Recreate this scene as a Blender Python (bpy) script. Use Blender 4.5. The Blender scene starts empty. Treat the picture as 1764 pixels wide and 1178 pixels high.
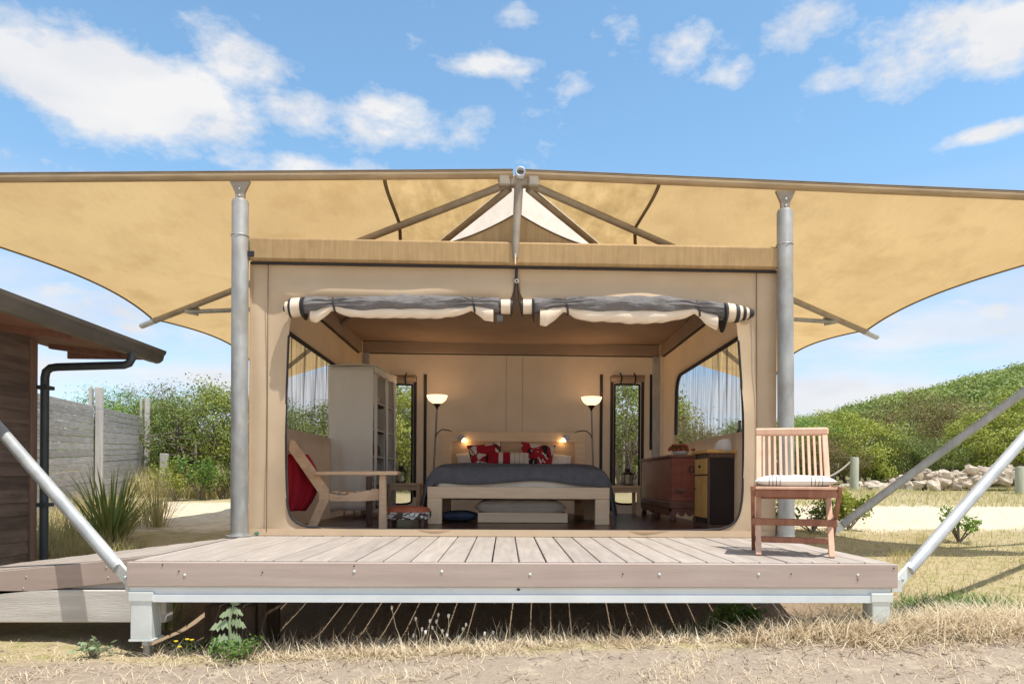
import bpy, math, random
import numpy as np
from mathutils import Vector, Matrix
R = math.radians
scene = bpy.context.scene
# ------------------------------------------------------------------ camera
FPX, W0, H0 = 1218.0, 1764.0, 1178.0            # focal length in pixels of the photograph
PSI, ROLL, CX, CY = R(1.9), R(0.4), 911.0, 826.5
CAM = Vector((-0.085, -4.2, 1.043))
_fw = Vector((math.sin(PSI), math.cos(PSI), 0)); _r = Vector((math.cos(PSI), -math.sin(PSI), 0)); _u = Vector((0, 0, 1))
_R2 = _r * math.cos(ROLL) + _u * math.sin(ROLL); _U2 = _u * math.cos(ROLL) - _r * math.sin(ROLL)
cam_data = bpy.data.cameras.new('camera'); cam = bpy.data.objects.new('camera', cam_data)
scene.collection.objects.link(cam)
m = Matrix.Identity(4)
for i in range(3):
    m[i][0], m[i][1], m[i][2], m[i][3] = _R2[i], _U2[i], -_fw[i], CAM[i]
cam.matrix_world = m
cam_data.sensor_fit = 'HORIZONTAL'; cam_data.sensor_width = 36.0
cam_data.lens = FPX / W0 * 36.0
cam_data.shift_x = -(CX - W0 / 2) / W0
cam_data.shift_y = (CY - H0 / 2) / W0
cam_data.clip_end = 3000; cam_data.clip_start = 0.05
scene.camera = cam
def P(px, py, Y):
    """point in the world on the plane y = Y that the photograph shows at (px, py)"""
    d = _fw + _R2 * ((px - CX) / FPX) - _U2 * ((py - CY) / FPX)
    return CAM + d * ((Y - CAM.y) / d.y)
# ------------------------------------------------------------------ world, sun, exposure
SUN = Vector((0.30, -0.24, 1.0)).normalized()    # direction towards the sun
EL = math.asin(SUN.z); AZ = math.atan2(SUN.x, SUN.y)
world = bpy.data.worlds.new('World'); scene.world = world; world.use_nodes = True
nt = world.node_tree; nt.nodes.clear()
def N(tree, typ, **kw):
    n = tree.nodes.new(typ)
    for k, v in kw.items(): setattr(n, k, v)
    return n
out = N(nt, 'ShaderNodeOutputWorld'); bg = N(nt, 'ShaderNodeBackground'); bg.inputs[1].default_value = 0.117
nt.links.new(bg.outputs[0], out.inputs[0])
sky = N(nt, 'ShaderNodeTexSky'); sky.sky_type = 'NISHITA'; sky.sun_disc = False
sky.sun_elevation = EL; sky.sun_rotation = AZ; sky.air_density = 1.0; sky.dust_density = 0.5; sky.ozone_density = 1.6
tc = N(nt, 'ShaderNodeTexCoord')
def wmath(op, a, b=None, c=None, clamp=False):
    n = N(nt, 'ShaderNodeMath', operation=op); n.use_clamp = clamp
    for i, v in enumerate((a, b, c)):
        if v is None: continue
        if isinstance(v, (int, float)): n.inputs[i].default_value = v
        else: nt.links.new(v, n.inputs[i])
    return n.outputs[0]
def wvec(op, a, b):
    n = N(nt, 'ShaderNodeVectorMath', operation=op)
    for i, v in enumerate((a, b)):
        if isinstance(v, (tuple, list, Vector)): n.inputs[i].default_value = tuple(v)
        else: nt.links.new(v, n.inputs[i])
    return n
D = tc.outputs['Generated']
def wnoise(vec, scale, detail, rough, mul):
    mp = wvec('MULTIPLY', vec, mul)
    n = N(nt, 'ShaderNodeTexNoise'); n.inputs['Scale'].default_value = scale; n.inputs['Detail'].default_value = detail
    n.inputs['Roughness'].default_value = rough; nt.links.new(mp.outputs[0], n.inputs['Vector'])
    return n
sep = N(nt, 'ShaderNodeSeparateXYZ'); nt.links.new(D, sep.inputs[0])
n_big = wnoise(D, 5.0, 8, 0.62, (1, 1, 2.0))
n_fine = wnoise(D, 16.0, 7, 0.62, (1, 1, 1.7))
# cloud banks: centre in the sky, half width and half height (tangent units), weight
def sdir(px, py): return (_fw + _R2 * ((px - CX) / FPX) - _U2 * ((py - CY) / FPX)).normalized()
banks = [(110, 70, 150, 50, .9), (215, 165, 200, 80, 1.75), (330, 195, 135, 52, 1.4), (110, 130, 110, 60, 1.1), (420, 105, 95, 48, 1.0), (650, 205, 85, 42, 1.1), (520, 205, 130, 42, .75), (480, 285, 240, 26, .8),
         (870, 115, 110, 16, .75), (960, 140, 70, 26, .62), (900, 30, 70, 18, .8), (1180, 100, 55, 55, .85), (1255, 105, 48, 46, 1.0), (1370, 45, 95, 42, 1.0), (1450, 135, 70, 22, .9),
         (1600, 75, 150, 65, 1.05), (1720, 60, 90, 70, 1.0), (1715, 228, 60, 14, 1.0), (1050, 70, 60, 45, .55), (80, 285, 110, 16, .8), (110, 520, 170, 45, .95), (300, 585, 150, 40, .8), (1640, 540, 150, 40, .95), (1760, 500, 120, 35, .8), (1450, 620, 160, 26, .6)]
acc = None
for (px, py, hw, hh, wt) in banks:
    d0 = sdir(px, py)
    k = d0.y
    s1 = wvec('SUBTRACT', D, d0)
    s2 = wvec('MULTIPLY', s1.outputs[0], (FPX / hw / k, 0.8 * FPX / hw / k, FPX / hh / k))
    ln = wvec('LENGTH', s2.outputs[0], (0, 0, 0)).outputs['Value']
    f = wmath('MULTIPLY', wmath('SUBTRACT', 1.45, ln, clamp=True), wt)
    acc = f if acc is None else wmath('MAXIMUM', acc, f)
# broken cloud over the unseen rest of the sky, thickened to add fill light
n_rest = wnoise(D, 2.6, 3, 0.5, (1, 1, 1.6))
rest = wmath('MULTIPLY', wmath('SUBTRACT', n_rest.outputs[0], 0.35, clamp=True), 7.0, clamp=True)
away = wmath('SUBTRACT', 1.0, wmath('MULTIPLY', wmath('SUBTRACT', sep.outputs[1], 0.55, clamp=True), 6.0, clamp=True))
cov = wmath('MAXIMUM', acc, wmath('MULTIPLY', rest, away))
tex = wmath('ADD', wmath('MULTIPLY', n_big.outputs[0], 3.4), wmath('MULTIPLY', n_fine.outputs[0], 2.3))     # about 2.85 on average
dens = wmath('MULTIPLY', wmath('SUBTRACT', wmath('ADD', tex, wmath('MULTIPLY', cov, 1.05)), 3.35), 1.15, clamp=True)
# thin layered cloud low in the sky
n_low = wnoise(D, 3.6, 6, 0.55, (1, 1, 5.0))
lowmask = wmath('MULTIPLY', wmath('SUBTRACT', 0.36, sep.outputs[2], clamp=True), 4.5, clamp=True)
low = wmath('MULTIPLY', wmath('MULTIPLY', wmath('SUBTRACT', n_low.outputs[0], 0.33, clamp=True), 3.8, clamp=True), wmath('MULTIPLY', lowmask, 0.95))
dens = wmath('MAXIMUM', dens, low)
n_sh = wnoise(D, 7.0, 4, 0.5, (1, 1, 2.5))
shade = N(nt, 'ShaderNodeMixRGB'); shade.inputs[1].default_value = (3.35, 3.48, 3.75, 1); shade.inputs[2].default_value = (4.05, 4.05, 4.08, 1)
nt.links.new(wmath('MULTIPLY', wmath('SUBTRACT', n_sh.outputs[0], 0.32, clamp=True), 3.0, clamp=True), shade.inputs[0])
skyc = N(nt, 'ShaderNodeMixRGB', blend_type='MULTIPLY'); skyc.inputs[0].default_value = 1.0
SKYMUL = (0.90, 1.08, 1.04, 1); skyc.inputs[2].default_value = SKYMUL
nt.links.new(sky.outputs[0], skyc.inputs[1])
hzn = N(nt, 'ShaderNodeMixRGB'); hzn.inputs[1].default_value = (0.80, 0.74, 0.84, 1); hzn.inputs[2].default_value = SKYMUL      # thicker, less green air towards the horizon
nt.links.new(wmath('MULTIPLY', sep.outputs[2], 2.6, clamp=True), hzn.inputs[0]); nt.links.new(hzn.outputs[0], skyc.inputs[2])
mix = N(nt, 'ShaderNodeMixRGB'); nt.links.new(dens, mix.inputs[0]); nt.links.new(skyc.outputs[0], mix.inputs[1]); nt.links.new(shade.outputs[0], mix.inputs[2])
nt.links.new(mix.outputs[0], bg.inputs[0])
sl = bpy.data.lights.new('sun', 'SUN'); sl.energy = 2.8; sl.angle = R(0.6); sl.color = (1.0, 0.95, 0.87)
so = bpy.data.objects.new('sun', sl); scene.collection.objects.link(so); so.rotation_euler = SUN.to_track_quat('Z', 'Y').to_euler(); so.location = (6, -6, 20)
vs = scene.view_settings; vs.view_transform = 'Standard'; vs.look = 'None'; vs.gamma = 1; vs.exposure = 0.95; vs.use_curve_mapping = False
scene.render.engine = 'CYCLES'
scene.cycles.use_denoising = True
scene.cycles.max_bounces = 10; scene.cycles.diffuse_bounces = 5; scene.cycles.transparent_max_bounces = 24; scene.cycles.transmission_bounces = 8
scene.cycles.sample_clamp_indirect = 6
# ------------------------------------------------------------------ helpers
COL = scene.collection
rnd = random.Random(7)
def tag(o, label=None, cat=None, group=None, kind=None):
    if label: o['label'] = label
    if cat: o['category'] = cat
    if group: o['group'] = group
    if kind: o['kind'] = kind
    return o
def thing(name, label, cat, loc=(0, 0, 0), group=None):
    o = bpy.data.objects.new(name, None); COL.objects.link(o); o.location = loc; o.empty_display_size = 0.1
    return tag(o, label, cat, group)
def wloc(o):
    v = Vector((0, 0, 0))
    while o is not None:
        v += o.location; o = o.parent
    return v
class MB:
    def __init__(s): s.v = []; s.f = []
    def add(s, vs, fs):
        n = len(s.v); s.v += [tuple(p) for p in vs]; s.f += [tuple(i + n for i in f) for f in fs]; return s
    def box(s, c, size, rot=None, ch=0.0):
        """box about c; rot is a 3x3 matrix; ch chamfers every edge"""
        hx, hy, hz = size[0] / 2, size[1] / 2, size[2] / 2
        c = Vector(c)
        if ch <= 0:
            pts = [Vector((x, y, z)) for x in (-hx, hx) for y in (-hy, hy) for z in (-hz, hz)]
            fs = [(0, 1, 3, 2), (4, 6, 7, 5), (0, 4, 5, 1), (2, 3, 7, 6), (0, 2, 6, 4), (1, 5, 7, 3)]
        else:
            ch = min(ch, hx * .9, hy * .9, hz * .9)
            pts, idx = [], {}
            for sx in (-1, 1):
                for sy in (-1, 1):
                    for sz in (-1, 1):
                        for a in range(3):
                            e = [hx - ch, hy - ch, hz - ch]; e[a] += ch
                            idx[(sx, sy, sz, a)] = len(pts); pts.append(Vector((sx * e[0], sy * e[1], sz * e[2])))
            fs = []
            for a in range(3):
                b, c2 = [(1, 2), (0, 2), (0, 1)][a]
                for sg in (-1, 1):
                    q = []
                    for (i, j) in ((-1, -1), (1, -1), (1, 1), (-1, 1)):
                        t = [0, 0, 0]; t[a] = sg; t[b] = i; t[c2] = j; q.append(idx[(*t, a)])
                    fs.append(tuple(q))
            for a in range(3):
                b, c2 = [(1, 2), (0, 2), (0, 1)][a]
                for i in (-1, 1):
                    for j in (-1, 1):
                        t0 = [0, 0, 0]; t0[b] = i; t0[c2] = j; t1 = list(t0); t0[a] = -1; t1[a] = 1
                        fs.append((idx[(*t0, b)], idx[(*t1, b)], idx[(*t1, c2)], idx[(*t0, c2)]))
            for sx in (-1, 1):
                for sy in (-1, 1):
                    for sz in (-1, 1): fs.append(tuple(idx[(sx, sy, sz, a)] for a in range(3)))
        if rot is not None: pts = [rot @ p for p in pts]
        return s.add([c + p for p in pts], fs)
    def bb(s, x0, x1, y0, y1, z0, z1, ch=0.0):
        return s.box(((x0 + x1) / 2, (y0 + y1) / 2, (z0 + z1) / 2), (abs(x1 - x0), abs(y1 - y0), abs(z1 - z0)), None, ch)
    def bar(s, p0, p1, w, h, up=(0, 0, 1), ch=0.0):
        """beam of section w (sideways) x h (along up) from p0 to p1"""
        p0, p1 = Vector(p0), Vector(p1); d = p1 - p0; L = d.length; d.normalize()
        up = Vector(up); sd = d.cross(up)
        if sd.length < 1e-4: sd = d.cross(Vector((1, 0, 0)))
        sd.normalize(); u2 = sd.cross(d)
        rot = Matrix((d, sd, u2)).transposed()
        return s.box((p0 + p1) / 2, (L, w, h), rot, ch)
    def tube(s, pts, r, n=10, caps=True, closed=False):
        pts = [Vector(p) for p in pts]; k = len(pts)
        rs = r if isinstance(r, (list, tuple)) else [r] * k
        ref = Vector((0, 0, 1)); prev = None; vs = []; fs = []
        for i, p in enumerate(pts):
            if closed: t = pts[(i + 1) % k] - pts[i - 1]
            else: t = pts[min(i + 1, k - 1)] - pts[max(i - 1, 0)]
            if t.length < 1e-9: t = Vector((0, 0, 1))
            t.normalize()
            if prev is None:
                a = t.cross(ref)
                if a.length < 0.05: a = t.cross(Vector((1, 0, 0)))
            else:
                a = prev - t * prev.dot(t)
                if a.length < 1e-6: a = t.cross(Vector((1, 0, 0)))
            a.normalize(); b = t.cross(a); prev = a
            for j in range(n):
                th = 2 * math.pi * j / n
                vs.append(p + (a * math.cos(th) + b * math.sin(th)) * rs[i])
        for i in range(k if closed else k - 1):
            i2 = (i + 1) % k
            for j in range(n):
                fs.append((i * n + j, i * n + (j + 1) % n, i2 * n + (j + 1) % n, i2 * n + j))
        if caps and not closed:
            fs.append(tuple(range(n))[::-1]); fs.append(tuple((k - 1) * n + j for j in range(n)))
        return s.add(vs, fs)
    def lathe(s, prof, c=(0, 0, 0), n=16, caps=True):
        c = Vector(c); vs = []; fs = []
        for (r, z) in prof:
            for j in range(n):
                th = 2 * math.pi * j / n; vs.append(c + Vector((r * math.cos(th), r * math.sin(th), z)))
        for i in range(len(prof) - 1):
            for j in range(n): fs.append((i * n + j, i * n + (j + 1) % n, (i + 1) * n + (j + 1) % n, (i + 1) * n + j))
        if caps:
            fs.append(tuple(range(n))[::-1]); fs.append(tuple((len(prof) - 1) * n + j for j in range(n)))
        return s.add(vs, fs)
    def grid(s, fn, nu, nv):
        vs = [fn(i / nu, j / nv) for i in range(nu + 1) for j in range(nv + 1)]
        fs = [(i * (nv + 1) + j, (i + 1) * (nv + 1) + j, (i + 1) * (nv + 1) + j + 1, i * (nv + 1) + j + 1) for i in range(nu) for j in range(nv)]
        return s.add(vs, fs)
    def prism(s, poly, d):
        """poly: list of 3d points, pushed along d"""
        poly = [Vector(p) for p in poly]; d = Vector(d); n = len(poly)
        fs = [tuple(range(n))[::-1], tuple(range(n, 2 * n))] + [(i, (i + 1) % n, n + (i + 1) % n, n + i) for i in range(n)]
        return s.add(poly + [p + d for p in poly], fs)
    def blob(s, c, r, n=10, jit=0.0, rr=None):
        c = Vector(c); r = Vector(r) if not isinstance(r, (int, float)) else Vector((r, r, r)); rr = rr or rnd
        vs = []; fs = []; m2 = max(4, n // 2 + 1)
        for i in range(m2 + 1):
            ph = math.pi * i / m2
            for j in range(n):
                th = 2 * math.pi * j / n; k = 1 + (rr.uniform(-jit, jit) if 0 < i < m2 else 0)
                vs.append(c + Vector((math.sin(ph) * math.cos(th) * r.x * k, math.sin(ph) * math.sin(th) * r.y * k, math.cos(ph) * r.z * k)))
        for i in range(m2):
            for j in range(n): fs.append((i * n + j, (i + 1) * n + j, (i + 1) * n + (j + 1) % n, i * n + (j + 1) % n))
        return s.add(vs, fs)
    def mesh(s, name, mat, smooth=False, off=Vector((0, 0, 0))):
        me = bpy.data.meshes.new(name)
        me.from_pydata([(v[0] - off.x, v[1] - off.y, v[2] - off.z) for v in s.v], [], s.f)
        me.materials.append(mat)
        if smooth: me.polygons.foreach_set('use_smooth', [True] * len(me.polygons))
        me.update(); return me
    def build(s, name, mat, parent=None, smooth=False, bevel=0, solid=0, label=None, fix=True):
        off = wloc(parent) if parent is not None else Vector((0, 0, 0))
        me = s.mesh(name, mat, smooth, off)
        o = bpy.data.objects.new(name, me); COL.objects.link(o)
        if parent is not None: o.parent = parent
        if fix:
            import bmesh
            b = bmesh.new(); b.from_mesh(me); bmesh.ops.recalc_face_normals(b, faces=b.faces); b.to_mesh(me); b.free()
        if solid:
            md = o.modifiers.new('thick', 'SOLIDIFY'); md.thickness = solid; md.offset = 0
        if bevel:
            md = o.modifiers.new('bevel', 'BEVEL'); md.width = bevel; md.segments = 2; md.limit_method = 'ANGLE'
        if smooth and not bevel:
            try: me.set_sharp_from_angle(angle=R(42))
            except Exception: pass
        if label: o['label'] = label
        return o
def single(mb, name, mat, label, cat, group=None, kind=None, **kw):
    """a thing (or piece of the setting) that is one mesh, origin at its base"""
    xs = [v[0] for v in mb.v]; ys = [v[1] for v in mb.v]; zs = [v[2] for v in mb.v]
    off = Vector(((min(xs) + max(xs)) / 2, (min(ys) + max(ys)) / 2, min(zs)))
    mb.v = [(v[0] - off.x, v[1] - off.y, v[2] - off.z) for v in mb.v]
    o = mb.build(name, mat, None, **kw); o.location = off
    return tag(o, label, cat, group, kind)
def copy_tree(o, parent=None):
    c = o.copy(); COL.objects.link(c); c.parent = parent
    for ch in list(o.children): copy_tree(ch, c)
    return c
def pillow(mb, c, lx, ly, th, rot=None, nu=14, nv=12, p=2.6, wob=0.0, seed=1):
    rr = random.Random(seed); ph = [rr.uniform(0, 6) for _ in range(4)]
    rot = rot or Matrix.Identity(3); c = Vector(c)
    def f(sgn):
        def g(u, v):
            a, b = u * 2 - 1, v * 2 - 1
            # corners pulled out a little, sides drawn in
            px = a * (1 - 0.07 * (1 - abs(b) ** 2) * abs(a) ** 3); py = b * (1 - 0.07 * (1 - abs(a) ** 2) * abs(b) ** 3)
            h = max(0.0, (1 - abs(a) ** p)) ** 0.6 * max(0.0, (1 - abs(b) ** p)) ** 0.6
            h *= 1 + wob * (math.sin(5 * a + ph[0]) * math.sin(4 * b + ph[1]))
            return c + rot @ Vector((px * lx / 2, py * ly / 2, sgn * (h * th / 2 + 0.001)))
        return g
    mb.grid(f(1), nu, nv); mb.grid(f(-1), nu, nv); return mb
def euler(x=0, y=0, z=0):
    from mathutils import Euler
    return Euler((R(x), R(y), R(z))).to_matrix()
# ------------------------------------------------------------------ materials
MATS = {}
def L(nt, a, b): nt.links.new(a, b)
def pmat(name, c1, c2=None, scale=6, stretch=(1, 1, 1), rough=0.6, bump=0.0, bscale=60, bstretch=None, metal=0.0, detail=6,
         transl=0.0, spec=0.4, vary=0.0, c3=None, c3scale=2.0, c3amt=0.5, contrast=(0.35, 0.65), emit=0.0, tcol=None, seethrough=0.0, coat=0.0, weave=0.0, seenoise=0.0):
    mt = bpy.data.materials.new(name); mt.use_nodes = True; t = mt.node_tree; t.nodes.clear()
    o = N(t, 'ShaderNodeOutputMaterial'); b = N(t, 'ShaderNodeBsdfPrincipled')
    b.inputs['Roughness'].default_value = rough; b.inputs['Metallic'].default_value = metal; b.inputs['Specular IOR Level'].default_value = spec
    if coat: b.inputs['Coat Weight'].default_value = coat; b.inputs['Coat Roughness'].default_value = 0.15
    tcn = N(t, 'ShaderNodeTexCoord'); oi = N(t, 'ShaderNodeObjectInfo')
    shift = N(t, 'ShaderNodeVectorMath', operation='ADD'); L(t, tcn.outputs['Object'], shift.inputs[0])
    if vary:
        rs = N(t, 'ShaderNodeVectorMath', operation='SCALE'); rs.inputs[0].default_value = (13.1, 7.7, 5.3); L(t, oi.outputs['Random'], rs.inputs['Scale']); L(t, rs.outputs[0], shift.inputs[1])
    def noise(sc, st, det=detail):
        mp = N(t, 'ShaderNodeVectorMath', operation='MULTIPLY'); mp.inputs[1].default_value = st; L(t, shift.outputs[0], mp.inputs[0])
        n = N(t, 'ShaderNodeTexNoise'); n.inputs['Scale'].default_value = sc; n.inputs['Detail'].default_value = det; n.inputs['Roughness'].default_value = 0.6
        L(t, mp.outputs[0], n.inputs['Vector']); return n.outputs['Fac']
    c2 = c2 or tuple(x * 0.8 for x in c1)
    rp = N(t, 'ShaderNodeValToRGB'); rp.color_ramp.elements[0].position = contrast[0]; rp.color_ramp.elements[1].position = contrast[1]
    rp.color_ramp.elements[0].color = (*c1, 1); rp.color_ramp.elements[1].color = (*c2, 1)
    L(t, noise(scale, stretch), rp.inputs[0]); col = rp.outputs[0]
    if c3:
        r3 = N(t, 'ShaderNodeValToRGB'); r3.color_ramp.elements[0].position = 0.48; r3.color_ramp.elements[1].position = 0.72
        r3.color_ramp.elements[0].color = (0, 0, 0, 1); r3.color_ramp.elements[1].color = (c3amt,) * 3 + (1,)
        L(t, noise(c3scale, (1, 1, 1)), r3.inputs[0])
        mx = N(t, 'ShaderNodeMixRGB'); L(t, r3.outputs[0], mx.inputs[0]); L(t, col, mx.inputs[1]); mx.inputs[2].default_value = (*c3, 1); col = mx.outputs[0]
    if weave:
        for ang in (0.6, -0.75):
            mp = N(t, 'ShaderNodeMapping'); mp.inputs['Rotation'].default_value = (0, 0, ang); mp.inputs['Scale'].default_value = (95, 9, 6); L(t, tcn.outputs['Object'], mp.inputs[0])
            n = N(t, 'ShaderNodeTexNoise'); n.inputs['Scale'].default_value = 1.0; n.inputs['Detail'].default_value = 4; L(t, mp.outputs[0], n.inputs['Vector'])
            mr = N(t, 'ShaderNodeMapRange'); L(t, n.outputs['Fac'], mr.inputs[0]); mr.inputs[1].default_value = .35; mr.inputs[2].default_value = .65; mr.inputs[3].default_value = 1 - weave; mr.inputs[4].default_value = 1 + weave * .6
            hs = N(t, 'ShaderNodeHueSaturation'); L(t, mr.outputs[0], hs.inputs['Value']); L(t, col, hs.inputs['Color']); col = hs.outputs[0]
    if vary:
        hs = N(t, 'ShaderNodeHueSaturation'); mr = N(t, 'ShaderNodeMapRange'); L(t, oi.outputs['Random'], mr.inputs[0]); mr.inputs[3].default_value = 1 - vary; mr.inputs[4].default_value = 1 + vary
        L(t, mr.outputs[0], hs.inputs['Value']); L(t, col, hs.inputs['Color']); col = hs.outputs[0]
    L(t, col, b.inputs['Base Color'])
    if bump:
        bn = N(t, 'ShaderNodeBump'); bn.inputs['Strength'].default_value = bump; bn.inputs['Distance'].default_value = 0.02
        L(t, noise(bscale, bstretch or stretch, 4), bn.inputs['Height']); L(t, bn.outputs[0], b.inputs['Normal'])
    if emit: b.inputs['Emission Strength'].default_value = emit; L(t, col, b.inputs['Emission Color'])
    last = b.outputs[0]
    if transl:
        tr = N(t, 'ShaderNodeBsdfTranslucent')
        if tcol:
            mm = N(t, 'ShaderNodeMixRGB', blend_type='MULTIPLY'); mm.inputs[0].default_value = 1; L(t, col, mm.inputs[1]); mm.inputs[2].default_value = (*tcol, 1); L(t, mm.outputs[0], tr.inputs[0])
        else: L(t, col, tr.inputs[0])
        ms = N(t, 'ShaderNodeMixShader'); ms.inputs[0].default_value = transl; L(t, last, ms.inputs[1]); L(t, tr.outputs[0], ms.inputs[2]); last = ms.outputs[0]
    if seethrough:
        tp = N(t, 'ShaderNodeBsdfTransparent'); ms = N(t, 'ShaderNodeMixShader'); ms.inputs[0].default_value = seethrough
        if seenoise:
            mr = N(t, 'ShaderNodeMapRange'); L(t, noise(scale * 1.3, stretch), mr.inputs[0]); mr.inputs[1].default_value = .38; mr.inputs[2].default_value = .62; mr.inputs[3].default_value = seethrough - seenoise; mr.inputs[4].default_value = seethrough + seenoise; L(t, mr.outputs[0], ms.inputs[0])
        L(t, last, ms.inputs[1]); L(t, tp.outputs[0], ms.inputs[2]); last = ms.outputs[0]
    L(t, last, o.inputs[0])
    MATS[name] = mt; return mt
M = {}
M['deck'] = pmat('deck_board', (.355, .305, .265), (.45, .395, .345), scale=3, stretch=(8, .7, 8), rough=.7, bump=.15, bscale=25, vary=.09, c3=(.36, .29, .24), c3scale=3, c3amt=.35)
M['fascia'] = pmat('fascia_board', (.395, .312, .272), (.46, .37, .325), scale=3, stretch=(.4, 6, 6), rough=.65, bump=.08, bscale=30, c3=(.36, .26, .23), c3scale=1.4, c3amt=.4)
M['galv'] = pmat('galvanised_steel', (.40, .425, .44), (.52, .545, .555), scale=7, rough=.48, metal=.3, bump=.04, bscale=50, c3=(.33, .33, .31), c3scale=6, c3amt=.5)
M['galv_post'] = pmat('weathered_post_steel', (.27, .27, .26), (.40, .40, .385), scale=9, stretch=(1, 1, .4), rough=.55, metal=.25, bump=.05, bscale=40, c3=(.25, .20, .145), c3scale=4, c3amt=.55)
M['pale_steel'] = pmat('pale_green_steel', (.56, .60, .58), (.66, .69, .67), scale=6, rough=.5, metal=.1, c3=(.45, .45, .42), c3scale=4, c3amt=.3)
M['beam'] = pmat('galvanised_channel', (.62, .67, .70), (.72, .76, .78), scale=4, stretch=(.4, 1, 1), rough=.42, metal=.15, c3=(.52, .54, .54), c3scale=3, c3amt=.4)
M['grey_timber'] = pmat('pale_grey_timber', (.50, .47, .43), (.62, .59, .55), scale=3, stretch=(.6, 5, 9), rough=.8, bump=.2, bscale=20, c3=(.36, .33, .30), c3scale=2.5, c3amt=.4, vary=.06)
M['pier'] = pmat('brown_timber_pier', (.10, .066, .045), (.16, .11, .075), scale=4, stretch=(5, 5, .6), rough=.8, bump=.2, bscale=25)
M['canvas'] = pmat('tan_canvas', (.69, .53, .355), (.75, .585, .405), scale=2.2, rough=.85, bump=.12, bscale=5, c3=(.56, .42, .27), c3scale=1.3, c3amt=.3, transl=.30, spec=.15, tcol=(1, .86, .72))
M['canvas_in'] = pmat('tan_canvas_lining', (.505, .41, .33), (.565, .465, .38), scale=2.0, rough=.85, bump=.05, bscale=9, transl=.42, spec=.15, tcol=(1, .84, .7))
M['valance'] = pmat('stained_canvas', (.43, .28, .135), (.51, .35, .185), scale=5, stretch=(6, 1, .5), rough=.85, bump=.05, bscale=30, transl=.15, spec=.1, c3=(.26, .19, .11), c3scale=6, c3amt=.35)
M['fly'] = pmat('shade_cloth', (.545, .39, .195), (.61, .45, .235), scale=1.1, stretch=(1, 1, 1), rough=.9, bump=.05, bscale=60, transl=.6, seethrough=.06, weave=.022, spec=.05, tcol=(1, .90, .68), c3=(.43, .285, .115), c3scale=2.4, c3amt=.6)
M['fly_dirty'] = pmat('stained_shade_cloth', (.46, .34, .18), (.64, .49, .29), scale=7, stretch=(1.2, .4, 1.2), rough=.9, bump=.05, bscale=60, transl=.55, spec=.05, tcol=(1, .9, .7), c3=(.30, .22, .12), c3scale=5, c3amt=.45)
M['fly_pale'] = pmat('pale_liner_cloth', (.78, .70, .60), (.70, .62, .52), scale=3, stretch=(4, 1, 1), rough=.9, transl=.6, spec=.05)
M['sleeve'] = pmat('sleeved_pipe_cloth', (.31, .22, .125), (.42, .305, .18), scale=6, stretch=(.4, 3, 3), rough=.85, bump=.1, bscale=25, c3=(.22, .16, .10), c3scale=4, c3amt=.5)
M['strut'] = pmat('brown_grey_strut', (.26, .215, .165), (.36, .305, .24), scale=6, rough=.6, metal=.2)
M['black'] = pmat('black_trim', (.022, .02, .022), (.035, .03, .032), rough=.6)
M['edge'] = pmat('dark_edge_webbing', (.12, .085, .05), (.17, .12, .07), rough=.8)
M['grey_cloth'] = pmat('charcoal_blind_cloth', (.135, .125, .125), (.18, .165, .16), scale=4, stretch=(2, 6, 6), rough=.75, bump=.5, bscale=10, bstretch=(2, 5, 5))
M['cream_cloth'] = pmat('cream_blind_lining', (.70, .56, .42), (.78, .65, .51), scale=4, rough=.85, bump=.15, bscale=9, bstretch=(3, 1, 1))
M['gauze'] = pmat('dark_insect_gauze', (.12, .10, .085), (.26, .21, .165), scale=4.5, stretch=(1, 7, .2), rough=.9, transl=.5, seethrough=.55, spec=.05, seenoise=.2)
M['screen'] = pmat('fine_window_mesh', (.14, .13, .12), (.16, .15, .14), rough=.6, seethrough=.86)
M['darkfloor'] = pmat('dark_polished_floor', (.075, .030, .020), (.13, .055, .035), scale=3, stretch=(1, 6, 1), rough=.28, bump=.04, bscale=12, spec=.5)
M['oak'] = pmat('pale_oak', (.84, .60, .38), (.90, .68, .45), scale=3, stretch=(1.2, 9, 9), rough=.5, bump=.05, bscale=20, vary=.04)
M['oak_panel'] = pmat('ribbed_oak_panel', (.56, .38, .225), (.66, .47, .29), scale=2.5, stretch=(.6, 1, 22), rough=.5, bump=.2, bscale=4, bstretch=(.3, 1, 26))
M['pine'] = pmat('knotty_pine', (.68, .45, .27), (.78, .55, .35), scale=4, stretch=(2, 2, 9), rough=.55, bump=.06, bscale=20, c3=(.36, .19, .10), c3scale=5, c3amt=.5)
M['dark_wood'] = pmat('dark_stained_wood', (.10, .055, .04), (.16, .09, .065), scale=4, stretch=(6, 6, 1), rough=.5, bump=.08)
M['teak'] = pmat('red_brown_teak', (.22, .08, .045), (.32, .135, .075), scale=4, stretch=(5, 5, 1), rough=.5, bump=.06, bscale=30, c3=(.50, .28, .18), c3scale=3, c3amt=.35)
M['teak_pale'] = pmat('pale_teak', (.62, .37, .25), (.72, .47, .33), scale=4, stretch=(5, 5, 1), rough=.55, bump=.06, bscale=30, c3=(.50, .25, .16), c3scale=6, c3amt=.35)  # paler teak for the back frame, slats and front seat slat
M['chest'] = pmat('red_brown_chest', (.28, .085, .055), (.36, .125, .08), scale=3, stretch=(1, 1, 5), rough=.45, bump=.08, bscale=15, c3=(.18, .05, .035), c3scale=3, c3amt=.5)
M['chest_dark'] = pmat('worn_brown_base', (.17, .075, .05), (.24, .12, .085), scale=5, rough=.55, bump=.1)
M['black_panel'] = pmat('black_lacquer', (.014, .012, .014), (.022, .018, .02), scale=3, rough=.35, spec=.5)
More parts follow.
